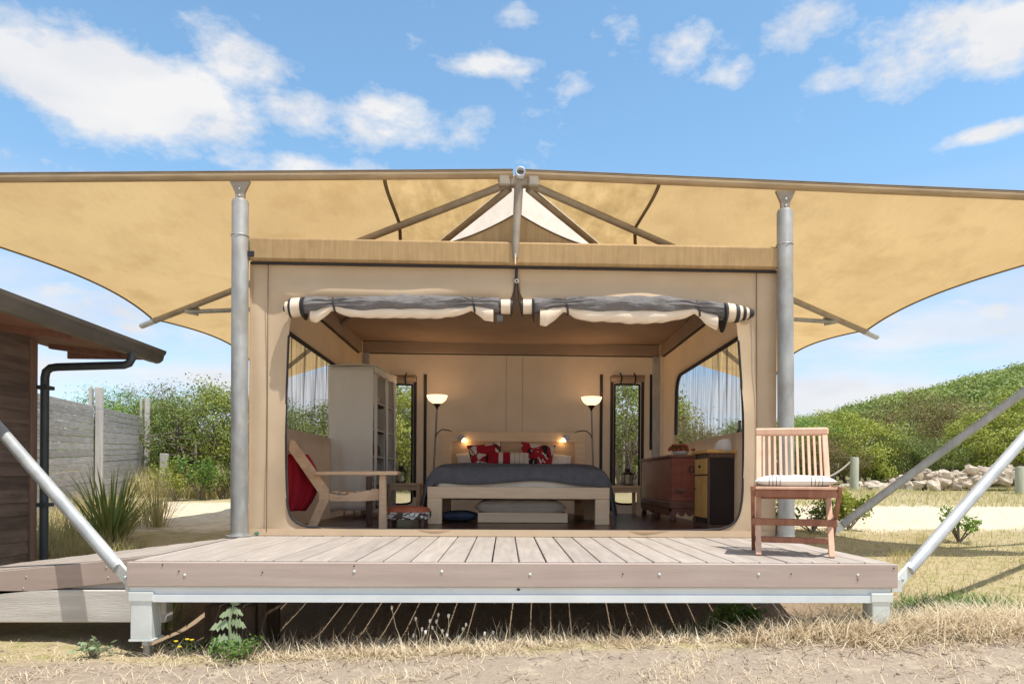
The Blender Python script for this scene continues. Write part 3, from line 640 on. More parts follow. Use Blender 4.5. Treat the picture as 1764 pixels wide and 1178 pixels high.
# rolled-up door blinds
def blind(pts, r, ties, name, endL, endR, labels):
    """pts: (px, top y, bottom y of the grey roll, bottom y of the cream lining)"""
    Y0 = YT - .075
    root = MB()
    xs = [p[0] for p in pts]; n = 72
    def ip(px, k): return float(np.interp(px, xs, [p[k] for p in pts]))
    vs = []; rings = 14
    def wpinch(px): return 1 - .8 * max(math.exp(-((px - t) / 34.0) ** 2) for t in ties)
    def pinch(px): return 1 - .55 * max(math.exp(-((px - t) / 13.0) ** 2) for t in ties)
    rr = random.Random(int(xs[0]))
    def grey(u, v):
        px = xs[0] + (xs[-1] - xs[0]) * u; t, b_ = ip(px, 1), ip(px, 2); c_ = (t + b_) / 2; h = (b_ - t) / 2 * (.5 + .5 * pinch(px))
        th = 2 * math.pi * v; g = 1 + .07 * math.sin(px * .11 + 3 * th) + .05 * math.sin(px * .047 - 4 * th + 1) + (1 - wpinch(px)) * .26 * math.sin(11 * th + px * .04) + .035 * math.sin(17 * th + 2.5 * math.sin(px * .06))
        q = P(px, c_ - h * math.cos(th) * g, Y0); rad = h / 205
        q.y = Y0 - rad * math.sin(th) * .95 * g
        return q
    def cream(u, v):
        px = xs[0] + 12 + (xs[-1] - xs[0] - 24) * u; t, b_ = ip(px, 2) - 7, ip(px, 3); c_ = (t + b_) / 2; h = (b_ - t) / 2 * (.35 + .65 * pinch(px))
        th = 2 * math.pi * v; g = 1 + .05 * math.sin(px * .07) + .06 * math.sin(px * .21 + 4 * th) + (1 - wpinch(px)) * .2 * math.sin(9 * th + px * .06)
        q = P(px, c_ - h * math.cos(th) * g - (1 - pinch(px)) * 6, Y0); q.y = Y0 - .012 - h / 205 * math.sin(th) * .7
        return q
    g_ = root.grid(grey, 190, 36).build(name, M['grey_cloth'], tent, smooth=True, fix=False)
    MB().grid(cream, 190, 26).build('lining', M['cream_cloth'], g_, smooth=True, fix=False)
    for t in ties:
        a = P(t, ip(t, 1) - 3, Y0); b_ = P(t + 4, ip(t, 3) - 4, Y0)
        a.z -= .02
        MB().tube([a + Vector((0, .05, .0)), a + Vector((0, -.01, 0)), a.lerp(b_, .35) + Vector((0, -.036, 0)), a.lerp(b_, .7) + Vector((0, -.042, 0)), b_ + Vector((0, -.03, 0)), b_ + Vector((0, .03, 0))], .008, 6).build('tie', M['black'], g_, smooth=True)
    for (bands) in (endL, endR):
        for (x0, x1, y0a, y1a, y0b, y1b, mt) in bands:
            def ban(u, v):
                px = x0 + (x1 - x0) * u; t = y0a + (y0b - y0a) * u; b_ = y1a + (y1b - y1a) * u; th = 2 * math.pi * v; c_ = (t + b_) / 2; h = (b_ - t) / 2
                q = P(px, c_ - h * math.cos(th), Y0); q.y = Y0 - h / 205 * math.sin(th); return q
            mb2 = MB().grid(ban, 4, 16); mb2.f += [tuple(range(16)), tuple(4 * 17 + j for j in range(16))]
            mb2.build('end_band', M[mt], g_, smooth=True, fix=False)
blind([(524, 514, 541, 552), (545, 512, 542, 556), (572, 513, 533, 541), (620, 512, 538, 548), (700, 509, 537, 549), (760, 510, 537, 549), (812, 512, 533, 541), (835, 513, 536, 552), (862, 515, 540, 556)], 0, (574, 814), 'door_blind',
      [(493, 500, 520, 541, 519, 543, 'cream_cloth'), (489, 493.5, 527, 537, 527, 537, 'black'), (500, 504, 515, 547, 514, 547, 'black'), (504, 520, 514, 547, 513, 545, 'cream_cloth'), (520, 526, 512, 546, 512, 552, 'black')],
      [(860, 863, 514, 541, 515, 541, 'black'), (863, 879, 516, 541, 516, 541, 'cream_cloth'), (879, 883, 517, 541, 517, 540, 'black'), (856, 866, 541, 556, 543, 554, 'grey_cloth')], None)
blind([(918, 514, 540, 556), (940, 515, 539, 562), (970, 513, 535, 544), (1010, 512, 540, 553), (1080, 511, 541, 558), (1140, 511, 541, 557), (1195, 517, 539, 545), (1215, 519, 545, 561), (1246, 523, 551, 573)], 0, (974, 1200), 'door_blind',
      [(897, 901, 517, 540, 517, 540, 'black'), (901, 916, 516, 541, 516, 541, 'cream_cloth'), (916, 920, 515, 543, 515, 556, 'black')],
      [(1245, 1251, 522, 573, 522, 556, 'black'), (1251, 1264, 522, 555, 524, 555, 'cream_cloth'), (1264, 1271, 524, 556, 526, 556, 'black'), (1271, 1277, 526, 553, 527, 552, 'cream_cloth'), (1277, 1283, 527, 553, 529, 552, 'black'), (1283, 1289, 529, 550, 531, 549, 'cream_cloth'), (1289, 1298, 530, 551, 534, 545, 'black')], None)
MB().tube([P(890, 462, YT - .02), P(889, 484, YT - .02)], .014, 6).build('zip', M['black'], front)
for a_, b_ in (((888, 486), (880, 545)), ((891, 486), (900, 545))): MB().tube([P(*a_, YT - .012), P((a_[0] + b_[0]) / 2 + (1 if b_[0] < 890 else -1), 518, YT - .012), P(*b_, YT - .012)], .006, 6).build('slit_binding', M['black'], front)
lo = P(890, 484, YT - .035); MB().tube([lo + Vector((.014 * math.cos(t), 0, .014 * math.sin(t))) for t in np.linspace(0, 2 * math.pi, 13)[:-1]], .0035, 6, closed=True).build('ring', M['white'], front)
# ------------------------------------------------------------------ fly roof on its steel frame
fly = thing('shade_canopy', 'large tan shade cloth canopy on steel frame stretched over the tent', 'canopy', (0, 1.75, DZ))
YP = 1.72
A = P(894, 303, YP); BL = P(-345, 312, YP); BR = P(2120, 355, YP)
CL = P(262, 549, 4.0); CR = P(1494, 568, 4.0)
DL = P(452, 664, 7.2); DR = P(1330, 668, 7.2); RR_ = Vector((A.x, 7.0, 3.60))
for nm, B in (('l', BL), ('r', BR)):
    pass
def panel(A, B, C, sc, nu=26, nv=30, sag=0.0, skew=1.0, u0=0.0, u1=1.0):
    def f(u, v):
        u = u0 + (u1 - u0) * u; s_ = 4 * v ** skew * (1 - v ** skew)
        q = (B - A) * (1 - v) + (C - A) * v
        p = A + q * u * (1 - sc * s_ * u)
        p.z -= sag * 4 * v * (1 - v) * u
        return p
    return f
SEAM = .245
def flypanels(B, C, D_, sgn):
    f1 = panel(A, B, C, .085, sag=.06, skew=1.25)
    f2 = panel(A, C, D_, .10, sag=.02, skew=1.0)
    f3 = panel(A, D_, RR_, .05)
    s1u = lambda v: .192 + .07 * v
    s2u = lambda v: .262 + .06 * v
    a = MB().grid(lambda u, v: f1(s1u(v) + (1 - s1u(v)) * u, v), 34, 30).build('shade_cloth', M['fly'], fly, smooth=True, fix=False)
    MB().grid(lambda u, v: f1(.004 + (s1u(v) - .004) * u, v), 12, 20).build('inner_cloth', M['fly_dirty'], fly, smooth=True, fix=False)
    MB().grid(lambda u, v: f2(.004 + (s2u(v) - .004) * u, v), 12, 20).build('inner_cloth', M['fly_dirty'], fly, smooth=True, fix=False)
    MB().grid(lambda u, v: f2(s2u(v) + (1 - s2u(v)) * u, v), 26, 26).build('shade_cloth', M['fly'], fly, smooth=True, fix=False)
    MB().grid(lambda u, v: f3(.004 + .456 * u, v), 20, 16).build('liner_cloth', M['fly_pale'], fly, smooth=True, fix=False)
    MB().grid(lambda u, v: f3(.46 + .54 * u, v), 20, 16).build('shade_cloth', M['fly'], fly, smooth=True, fix=False)
    for f in (f1, f2): MB().tube([f(1, v / 40) for v in range(41)], .011, 6).build('edge_cable', M['edge'], fly, smooth=True)
    s1 = [f1(s1u(v / 12), v / 12) - Vector((0, 0, .012)) for v in range(13)] 
    MB().tube(s1, .016, 6).build('seam_strap', M['edge'], fly, smooth=True)
    MB().tube([f2(s2u(v / 12), v / 12) - Vector((0, 0, .012)) for v in range(13)], .016, 6).build('seam_strap', M['edge'], fly, smooth=True)
    dn = Vector((0, 0, -.035))
    tip = A + (C - A) * 1.035
    MB().tube([A + dn + Vector((sgn * .10, .02, -.03)), tip + dn], .032, 12).build('side_strut', M['strut'], fly, smooth=True)
    MB().tube([tip + dn - (C - A).normalized() * .22, tip + dn + (C - A).normalized() * .02], .034, 12).build('strut_end', M['galv'], fly, smooth=True)
    MB().tube([A + dn + Vector((sgn * .08, .04, -.06)), D_ + dn], .030, 12).build('rear_strut', M['strut'], fly, smooth=True)
    # horizontal stay from the strut back to the tent frame
    s0 = A + (C - A) * .865 + dn
    MB().tube([s0 + Vector((0, 0, -.05)), Vector((sgn * TX, s0.y - .2, s0.z - .03))], .024, 10).build('stay', M['galv_post'], fly, smooth=True)
    MB().bar(s0 + Vector((-sgn * .10, 0, -.05)), s0 + Vector((sgn * .05, 0, -.02)), .02, .09, ch=.004).build('stay_bracket', M['galv_post'], fly)
    # front pipe in its cloth sleeve
    MB().tube([A + Vector((sgn * .05, -.02, .0)), B + Vector((0, -.02, 0))], .034, 14).build('front_pipe', M['sleeve'], fly, smooth=True)
    MB().tube([A + Vector((sgn * .05, -.05, .030)), B + Vector((0, -.05, .030))], .006, 6).build('sleeve_seam', M['edge'], fly, smooth=True)
flypanels(BL, CL, DL, -1); flypanels(BR, CR, DR, 1)
# apex clamp, ridge pipe, king post
MB().bb(A.x - .15, A.x + .15, YP - .03, YP + .06, A.z - .085, A.z - .005, .01).build('apex_plate', M['strut'], fly)
for sx in (-1, 1): MB().bb(A.x + sx * .075, A.x + sx * .17, YP - .05, YP + .07, A.z - .10, A.z + .015, .012).build('clamp', M['strut'], fly)
rp = [(.046, 0), (.046, .14), (.034, .14), (.034, .0)]
MB().tube([(A.x + .01, YP - .10, A.z - .005), (A.x + .01, YP + .1, A.z - .012)], .036, 20, caps=False).build('ridge_pipe', M['galv'], fly, smooth=True, solid=.010)
MB().tube([(A.x + .01, YP - .05, A.z - .02), (A.x + .01, 6.9, 3.53)], .030, 14).build('ridge_tube', M['galv_post'], fly, smooth=True)
kp = P(888, 444, YP - .02)
MB().tube([A + Vector((0, .0, -.03)), Vector((kp.x, YP - .01, kp.z + .13)), Vector((kp.x, YP - .012, kp.z))], [.036, .032, .022], 12).build('king_post', M['strut'], fly, smooth=True)
MB().bar(Vector((kp.x, YT - .095, 2.84)), Vector((kp.x, YT - .095, kp.z + .06)), .04, .012).build('king_post_foot', M['cream_cloth'], fly)
# main posts
for (pt, pb) in (((414, 345), (412, 924)), ((1352, 362), (1354, 922))):
    t_, b_ = P(*pt, YP), P(*pb, YP); top = P(pt[0], pt[1] - 32, YP)
    MB().tube([(b_.x, YP, .12), (b_.x, YP, b_.z + .2), (t_.x, YP, t_.z - .02), (t_.x, YP, t_.z + .0)], [.068, .068, .066, .058], 20).build('post', M['galv_post'], fly, smooth=True)
    MB().prism([(t_.x - .035, YP - .02, t_.z - .01), (t_.x + .035, YP - .02, t_.z - .01), (t_.x + .04, YP - .02, t_.z + .06), (t_.x + .085, YP - .02, top.z), (t_.x - .085, YP - .02, top.z), (t_.x - .04, YP - .02, t_.z + .06)], (0, .035, 0)).build('post_head', M['strut'], fly, bevel=.004)
    for k in (.028, .085): MB().blob((t_.x, YP - .024, t_.z + k), (.012, .010, .012), 8).build('bolt', M['galv'], fly, smooth=True)
    MB().lathe([(.105, 0), (.105, .010), (.074, .012), (.070, .03)], (b_.x, YP, DZ + .001), 20).build('base_flange', M['galv_post'], fly, smooth=True)
    MB().lathe([(.0705, 0), (.073, .004), (.0705, .009)], (t_.x, YP, t_.z - .30), 20, caps=False).build('weld_ring', M['galv_post'], fly, smooth=True)
# raking braces from the deck corners
def brace(p0, p1, r, m_):
    d = (p1 - p0).normalized()
    MB().tube([p0 + d * .10, p0 + d * .16, p1], [r * .98, r, r], 16).build('brace', m_, fly, smooth=True)
    MB().bar(p0 - d * .03, p0 + d * .14, r * .55, r * 2.1, up=(0, 0, 1), ch=.004).build('brace_end', M['pale_steel'], fly)
    for k in (.015, .12): MB().blob(p0 + d * k + Vector((0, -r * .45, 0)), (.014, .012, .014), 8).build('bolt', M['galv'], fly, smooth=True)
brace(P(221, 997, .02), P(-340, 346, YP), .038, M['galv'])
brace(P(1549, 1000, .02), P(2117, 351, YP), .037, M['galv'])
brace(P(1436, 914, 2.5), P(2050, 466, YP + .9), .040, M['galv_post'])
MB().bar(BR, P(2117, 430, YP), .05, .05).build('hanger', M['galv_post'], fly)
for c, s in ((P(226, 1003, .01), -1), (P(1543, 1005, .01), 1)):
    MB().bb(c.x - .03, c.x + .035, .0, .03, c.z - .05, c.z + .03, .003).build('anchor_plate', M['pale_steel'], fly)
# ------------------------------------------------------------------ timber shed on the left
shed = thing('timber_shed', 'dark brown weatherboard shed with deep eave and gutter', 'shed', (-4.2, .4, .2))
XW, YW = -3.90, 1.62
z = .12; k = 0
while z < 2.32:
    h = .104
    MB().prism([(XW - .005, -1.6, z), (XW + .016, -1.6, z), (XW + .004, -1.6, z + h), (XW - .005, -1.6, z + h)], (0, YW - .05 + 1.6, 0)).build('weatherboard', M['shed'], shed); z += .103
MB().bb(XW - .9, XW - .01, -1.6, YW - .04, .1, 2.3).build('wall_core', M['shed'], shed)
MB().bb(XW - .04, XW + .03, YW - .045, YW + .03, .1, 2.32, .004).build('corner_trim', M['shedtrim'], shed)
YG = 2.16; lip = P(287, 605, YG); XG = lip.x - .105; ZG = lip.z - .052
prof = [(XG, ZG - .055), (XG + .015, ZG - .06), (XG + .045, ZG - .055), (XG + .075, ZG - .03), (XG + .085, ZG + .01), (XG + .10, ZG + .025), (XG + .105, ZG + .052), (XG + .095, ZG + .052), (XG + .07, ZG + .0), (XG + .03, ZG - .045), (XG + .01, ZG - .045), (XG + .01, ZG + .052), (XG, ZG + .052)]
MB().prism([(x, -2.2, z) for x, z in prof], (0, YG + 2.2, 0)).build('gutter', M['gutter'], shed)
MB().prism([(x, YG - .004, z) for x, z in (prof[0], prof[2], prof[3], prof[4], prof[6], prof[-1])], (0, .006, 0)).build('gutter_stop_end', M['gutter'], shed)
MB().bb(XG - .025, XG - .003, -2.2, YG - .02, ZG - .05, ZG + .05).build('fascia', M['soffit'], shed)
MB().prism([(XG - .02, -2.2, ZG + .055), (XW - 1.0, -2.2, ZG + .06 + .20), (XW - 1.0, -2.2, ZG + .09 + .20), (XG - .02, -2.2, ZG + .075)], (0, YG + 2.2, 0)).build('roof_sheet', M['gutter'], shed)
x = XG - .03; i = 0
while x > XW - .1:
    x1 = x - .09; MB().bb(x1 + .006, x, -2.2, YG - .05, ZG - .03 + .2 * (XG - x) * .55, ZG - .012 + .2 * (XG - x) * .55).build('soffit_board', M['soffit'], shed); x = x1
for y in (-.6, .2, 1.0, 1.85): MB().bar((XG - .03, y, ZG - .055), (XW, y, ZG + .03), .045, .05).build('rafter', M['soffit'], shed)
MB().bb(XG - .03, XW - .02, YG - .05, YG - .02, ZG - .03, ZG + .05).build('barge_board', M['soffit'], shed)
xg = XG + .05; pa = [(xg, YW + .06, ZG - .03), (xg, YW + .06, ZG - .10), (xg - .02, YW + .06, ZG - .135), (xg - .06, YW + .06, ZG - .15), (XW + .16, YW + .06, ZG - .172), (XW + .11, YW + .06, ZG - .18), (XW + .075, YW + .06, ZG - .21), (XW + .065, YW + .06, ZG - .26), (XW + .065, YW + .06, .1)]
MB().tube(pa, .032, 14).build('downpipe', M['downpipe'], shed, smooth=True)
for z in (1.75, .8): MB().bb(XW + .02, XW + .112, YW + .01, YW + .112, z, z + .03).build('pipe_clip', M['downpipe'], shed)
# ------------------------------------------------------------------ patterned cloths
def stripes_mat(name, base, dark, centres, width, axis=0):
    mt = pmat(name, base, tuple(x * .95 for x in base), rough=.9, bump=.1, bscale=30); t = mt.node_tree
    b = next(n for n in t.nodes if n.type == 'BSDF_PRINCIPLED'); src = b.inputs['Base Color'].links[0].from_socket
    tcn = N(t, 'ShaderNodeTexCoord'); sp = N(t, 'ShaderNodeSeparateXYZ'); L(t, tcn.outputs['Object'], sp.inputs[0]); acc = None
    for c in centres:
        a = N(t, 'ShaderNodeMath', operation='SUBTRACT'); L(t, sp.outputs[axis], a.inputs[0]); a.inputs[1].default_value = c
        b2 = N(t, 'ShaderNodeMath', operation='ABSOLUTE'); L(t, a.outputs[0], b2.inputs[0])
        d = N(t, 'ShaderNodeMath', operation='LESS_THAN'); L(t, b2.outputs[0], d.inputs[0]); d.inputs[1].default_value = width
        if acc is None: acc = d.outputs[0]
        else:
            e = N(t, 'ShaderNodeMath', operation='MAXIMUM'); L(t, acc, e.inputs[0]); L(t, d.outputs[0], e.inputs[1]); acc = e.outputs[0]
    mx = N(t, 'ShaderNodeMixRGB'); L(t, acc, mx.inputs[0]); L(t, src, mx.inputs[1]); mx.inputs[2].default_value = (*dark, 1); L(t, mx.outputs[0], b.inputs['Base Color']); return mt
def floral_mat(name, ground, petals, dark, sc, seed):
    """bold leaf print: pale and dark leaf shapes on a coloured ground"""
    mt = bpy.data.materials.new(name); mt.use_nodes = True; t = mt.node_tree; b = t.nodes['Principled BSDF']; b.inputs['Roughness'].default_value = .9
    tcn = N(t, 'ShaderNodeTexCoord')
    def layer(off, scale, lo, stretch):
        ad = N(t, 'ShaderNodeMapping'); ad.inputs['Location'].default_value = off; ad.inputs['Rotation'].default_value = (.3, off[0], off[1]); ad.inputs['Scale'].default_value = stretch; L(t, tcn.outputs['Object'], ad.inputs[0])
        n = N(t, 'ShaderNodeTexNoise'); n.inputs['Scale'].default_value = scale * .6; L(t, ad.outputs[0], n.inputs['Vector'])
        v = N(t, 'ShaderNodeTexVoronoi'); v.feature = 'DISTANCE_TO_EDGE'; v.inputs['Scale'].default_value = scale; 
        mx = N(t, 'ShaderNodeMixRGB'); mx.inputs[0].default_value = .12; L(t, ad.outputs[0], mx.inputs[1]); L(t, n.outputs['Color'], mx.inputs[2]); L(t, mx.outputs[0], v.inputs['Vector'])
        g = N(t, 'ShaderNodeMath', operation='GREATER_THAN'); L(t, v.outputs['Distance'], g.inputs[0]); g.inputs[1].default_value = lo
        v2 = N(t, 'ShaderNodeTexVoronoi'); v2.inputs['Scale'].default_value = scale; L(t, mx.outputs[0], v2.inputs['Vector'])
        sp = N(t, 'ShaderNodeSeparateColor'); L(t, v2.outputs['Color'], sp.inputs[0])
        return g.outputs[0], sp.outputs[0]
    def mul(a, c):
        n = N(t, 'ShaderNodeMath', operation='MULTIPLY'); L(t, a, n.inputs[0]); L(t, c, n.inputs[1]); return n.outputs[0]
    def gt(a, v, op='GREATER_THAN'):
        n = N(t, 'ShaderNodeMath', operation=op); L(t, a, n.inputs[0]); n.inputs[1].default_value = v; return n.outputs[0]
    g, id_ = layer((seed, seed * .7, 0), sc, .07, (1, 1, 2.4))
    m1 = N(t, 'ShaderNodeMixRGB'); L(t, mul(g, gt(id_, .45)), m1.inputs[0]); m1.inputs[1].default_value = (*ground, 1); m1.inputs[2].default_value = (*petals, 1)
    g2, id2 = layer((seed + 3, seed * .4, 1), sc * 1.25, .10, (2.2, 1, 1))
    m2 = N(t, 'ShaderNodeMixRGB'); L(t, mul(g2, gt(id2, .70)), m2.inputs[0]); L(t, m1.outputs[0], m2.inputs[1]); m2.inputs[2].default_value = (*dark, 1)
    L(t, m2.outputs[0], b.inputs['Base Color']); return mt
# ------------------------------------------------------------------ bed
FL = DZ + .006
bed = thing('bed', 'pale oak double bed with panelled headboard in the tent', 'bed', (.1, 4.4, FL))
YF = 3.35; a, b = P(736, 842, YF), P(1050, 905, YF); xl, xr = a.x, b.x; xc = (xl + xr) / 2
lw, zt = .155, FL + .40
MB().bb(xl, xr, YF, YF + .06, zt - .125, zt, .006).build('foot_rail', M['oak'], bed)
for x0 in (xl, xr - lw): MB().bb(x0, x0 + lw, YF, YF + .06, FL, zt - .1255, .006).build('leg', M['oak'], bed)
hx0, hx1 = P(760, 743, 5.5).x, P(1008, 743, 5.5).x; hz = P(884, 744, 5.5).z
for x0, x1 in ((xl + .02, xl + .07), (xr - .07, xr - .02)): MB().bb(x0, x1, YF + .06, 5.48, zt - .16, zt - .02, .004).build('side_rail', M['oak'], bed)
hb = MB().bb(hx0, hx1, 5.48, 5.54, hz - .135, hz, .005).build('headboard_rail', M['oak'], bed)
for x0 in (hx0, hx1 - .14): MB().bb(x0, x0 + .14, 5.48, 5.54, FL, hz - .1355, .005).build('headboard_stile', M['oak'], bed)
MB().bb(hx0 + .1405, hx1 - .1405, 5.505, 5.53, FL + .2, hz - .136).build('headboard_panel', M['oak_panel'], bed)
def mat_fn(u, v):
    th = 2 * math.pi * v
    return Vector((0, 0, 0))
mt_ = MB().bb(xl + .07, xr - .07, YF + .075, 5.47, zt - .06, FL + .56, .05).build('mattress', M['quilt'], bed, smooth=True)
for x in (xl + .10, xr - .1): MB().bb(x - .07, x + .07, YF + 1.0, YF + 1.06, FL, zt - .16, .004).build('leg', M['oak'], bed)
# throw over the foot of the bed
rr = random.Random(3)
prof = [(4.95, 1.165), (4.6, 1.19), (4.2, 1.215), (3.85, 1.225), (3.62, 1.215), (3.47, 1.18), (3.405, 1.12), (3.39, 1.06), (3.388, 1.01)]
acc = [0]
for i in range(1, len(prof)): acc.append(acc[-1] + math.dist(prof[i], prof[i - 1]))
def throw(u, v):
    s_ = v * acc[-1]; y = np.interp(s_, acc, [p[0] for p in prof]); z = np.interp(s_, acc, [p[1] for p in prof])
    w = (u - .5) * 2 * 1.42; hw = (xr - xl) / 2 - .02; aw = abs(w); sg = 1 if w > 0 else -1
    e = .16
    if aw < hw - e: x = w; dz = -.10 * (max(0, aw - .45) / hw) ** 2
    else:
        t = aw - (hw - e); r = .20; th = min(t / r, math.pi / 2 * .86); x = sg * (hw - e + r * math.sin(th) + max(0, t - r * math.pi / 2 * .86) * .20); dz = -.10 * (max(0, hw - e - .45) / hw) ** 2 - r * (1 - math.cos(th)) - max(0, t - r * math.pi / 2 * .86) * .93
        x += .02 * math.sin(y * 9 + sg) * min(1, t * 3)
    zz = z + dz + .008 * wob(w * 2.2, y * 2.5)
    if v > .72 and aw < hw: zz += .022 * math.sin(w * 5.2 + .8) * (v - .72) / .28
    if aw >= hw: zz += .03 * math.sin(u * 40 + y * 4)*(aw-hw)
    y2 = y + (.10 * (aw / 1.42) ** 3 if v > .9 else 0)
    return Vector((xc + x, y2 + .01 * math.sin(w * 7), zz))
o = single(MB().grid(throw, 70, 34), 'blanket', M['blanket'], 'slate grey blanket spread over the foot of the bed', 'blanket', smooth=True, fix=False, solid=.012)
M['tassel'] = M['blanket']
# pillows and cushions
def cushion(name, px, py, Y, lx, ly, th, tilt, yaw, roll, mat, label, cat, group=None, seed=1):
    c = P(px, py, Y); mb = MB(); pillow(mb, (0, 0, 0), lx, ly, th, None, wob=.06, seed=seed)
    o = mb.build(name, mat, None, smooth=True); o.location = c
    o.rotation_euler = (R(tilt), R(roll), R(yaw)); return tag(o, label, cat, group)
cushion('pillow', 828, 800, 5.28, .66, .44, .20, 42, 4, 0, M['white'], 'plump white pillow on the left side of the bed', 'pillow', 'pillows on the bed', 2)
cushion('pillow', 943, 802, 5.28, .66, .44, .20, 42, -3, 0, M['white'], 'plump white pillow on the right side of the bed', 'pillow', 'pillows on the bed', 3)
RED, CRM, BLK = (.40, .012, .028), (.72, .66, .55), (.018, .016, .018)
fm1 = floral_mat('red_leaf_print', RED, CRM, BLK, 8, 1.3); fm2 = floral_mat('red_leaf_print_two', RED, CRM, BLK, 7.2, 4.2)
cushion('cushion', 838, 786, 5.10, .46, .40, .15, 62, 10, -8, fm1, 'red cushion with cream and black leaf print leaning left of centre on the bed', 'cushion', 'printed cushions on the bed', 4)
cushion('cushion', 924, 786, 5.10, .46, .40, .15, 62, -8, 6, fm2, 'red cushion with large cream leaves leaning right of centre on the bed', 'cushion', 'printed cushions on the bed', 5)
sm = stripes_mat('red_cream_stripe_cloth', (.40, .012, .028), CRM, [-.10, .05, .11, .17, .23], .028)
cushion('bolster_cushion', 876, 790, 4.96, .56, .20, .13, 55, 0, 0, sm, 'long red and cream striped bolster lying between the printed cushions', 'cushion', None, 6)
# drawer under the bed with a folded quilt, blue pillow
a, b = P(823, 884, 3.62), P(978, 901, 3.62)
box = thing('storage_drawer', 'low pale wooden drawer box pushed under the bed', 'drawer', ((a.x + b.x) / 2, 3.8, FL))
MB().bb(a.x, b.x, 3.62, 3.64, FL + .005, a.z + .01, .004).build('front_panel', M['oak'], box)
for x in (a.x, b.x - .02): MB().bb(x, x + .02, 3.641, 4.2, FL + .005, a.z).build('side_panel', M['oak'], box)
MB().bb(a.x + .021, b.x - .021, 3.642, 4.2, FL + .008, FL + .02).build('base', M['oak'], box)
mb = MB(); q = P(897, 873, 3.6); pillow(mb, (0, 0, 0), 1.03, .62, .16, None, 30, 14, p=6, wob=.05, seed=9)
o = mb.build('folded_quilt', M['quilt'], None, smooth=True); o.location = (q.x, 3.88, q.z); tag(o, 'thick folded cream quilt lying on the drawer under the bed', 'quilt')
mb = MB(); q = P(790, 887, 3.8); pillow(mb, (0, 0, 0), .46, .5, .12, None, wob=.08, seed=10)
o = mb.build('pillow', M['blue'], None, smooth=True); o.location = (q.x, 3.95, FL + .062); tag(o, 'flat navy blue pillow on the floor under the bed', 'pillow')
# ------------------------------------------------------------------ bedside tables, lanterns, lamps
def side_table(x0, x1, ztop, label):
    t_ = thing('bedside_table', label, 'table', ((x0 + x1) / 2, 5.5, FL), 'bedside tables')
    MB().bb(x0, x1, 5.30, 5.72, ztop - .04, ztop, .004).build('top', M['oak'], t_)
    for x in (x0, x1 - .05):
        for y in (5.305, 5.665): MB().bb(x + .002, x + .048, y, y + .048, FL, ztop - .0405, .003).build('leg', M['oak'], t_)
    MB().bb(x0 + .05, x1 - .05, 5.32, 5.34, ztop - .095, ztop - .041).build('apron', M['oak'], t_)
tl0, tl1 = P(668, 835, 5.3), P(723, 832, 5.3); side_table(tl0.x, tl1.x, tl1.z, 'small pale bedside table left of the bed under a lantern')
tr0, tr1 = P(1053, 836, 5.3), P(1104, 836, 5.3); side_table(tr0.x, tr1.x, tr0.z, 'small pale bedside table right of the bed beside the chest')
def lantern(c, label):
    t_ = thing('lantern', label, 'lantern', c, 'black lanterns'); s = .055
    MB().box(c + Vector((0, 0, .012)), (.125, .125, .024), None, .004).build('base', M['lampblack'], t_)
    for sx in (-1, 1):
        for sy in (-1, 1): MB().box(c + Vector((sx * s, sy * s, .085)), (.010, .010, .122)).build('corner_bar', M['lampblack'], t_)
    MB().lathe([(.014, .024), (.014, .085)], c, 10).build('candle', M['white'], t_, smooth=True)
    MB().lathe([(.088, .146), (.088, .155), (.045, .185), (.034, .188), (.034, .212), (.046, .216), (.03, .232), (.006, .238)], c, 4).build('roof', M['lampblack'], t_)
    MB().tube([c + Vector((.03 * math.cos(t), 0, .25 + .03 * math.sin(t))) for t in np.linspace(0, 2 * math.pi, 13)[:-1]], .004, 5, closed=True).build('ring_handle', M['lampblack'], t_)
lantern(Vector((P(691, 832, 5.45).x, 5.45, tl1.z)), 'black lantern on the left bedside table'); lantern(Vector((P(1081, 836, 5.45).x, 5.45, tr0.z)), 'black lantern on the right bedside table')
bowl_m = bpy.data.materials.new('lit_glass_bowl'); bowl_m.use_nodes = True
bb_ = bowl_m.node_tree.nodes['Principled BSDF']; bb_.inputs['Base Color'].default_value = (.85, .72, .55, 1); bb_.inputs['Emission Color'].default_value = (1, .70, .40, 1); bb_.inputs['Emission Strength'].default_value = .95; bb_.inputs['Roughness'].default_value = .4
spot_m = bpy.data.materials.new('lit_reading_bulb'); spot_m.use_nodes = True
bb_ = spot_m.node_tree.nodes['Principled BSDF']; bb_.inputs['Emission Color'].default_value = (1, .62, .3, 1); bb_.inputs['Emission Strength'].default_value = 2.5
shade_m = pmat('frosted_blue_shade', (.55, .57, .68), (.62, .64, .74), rough=.4)
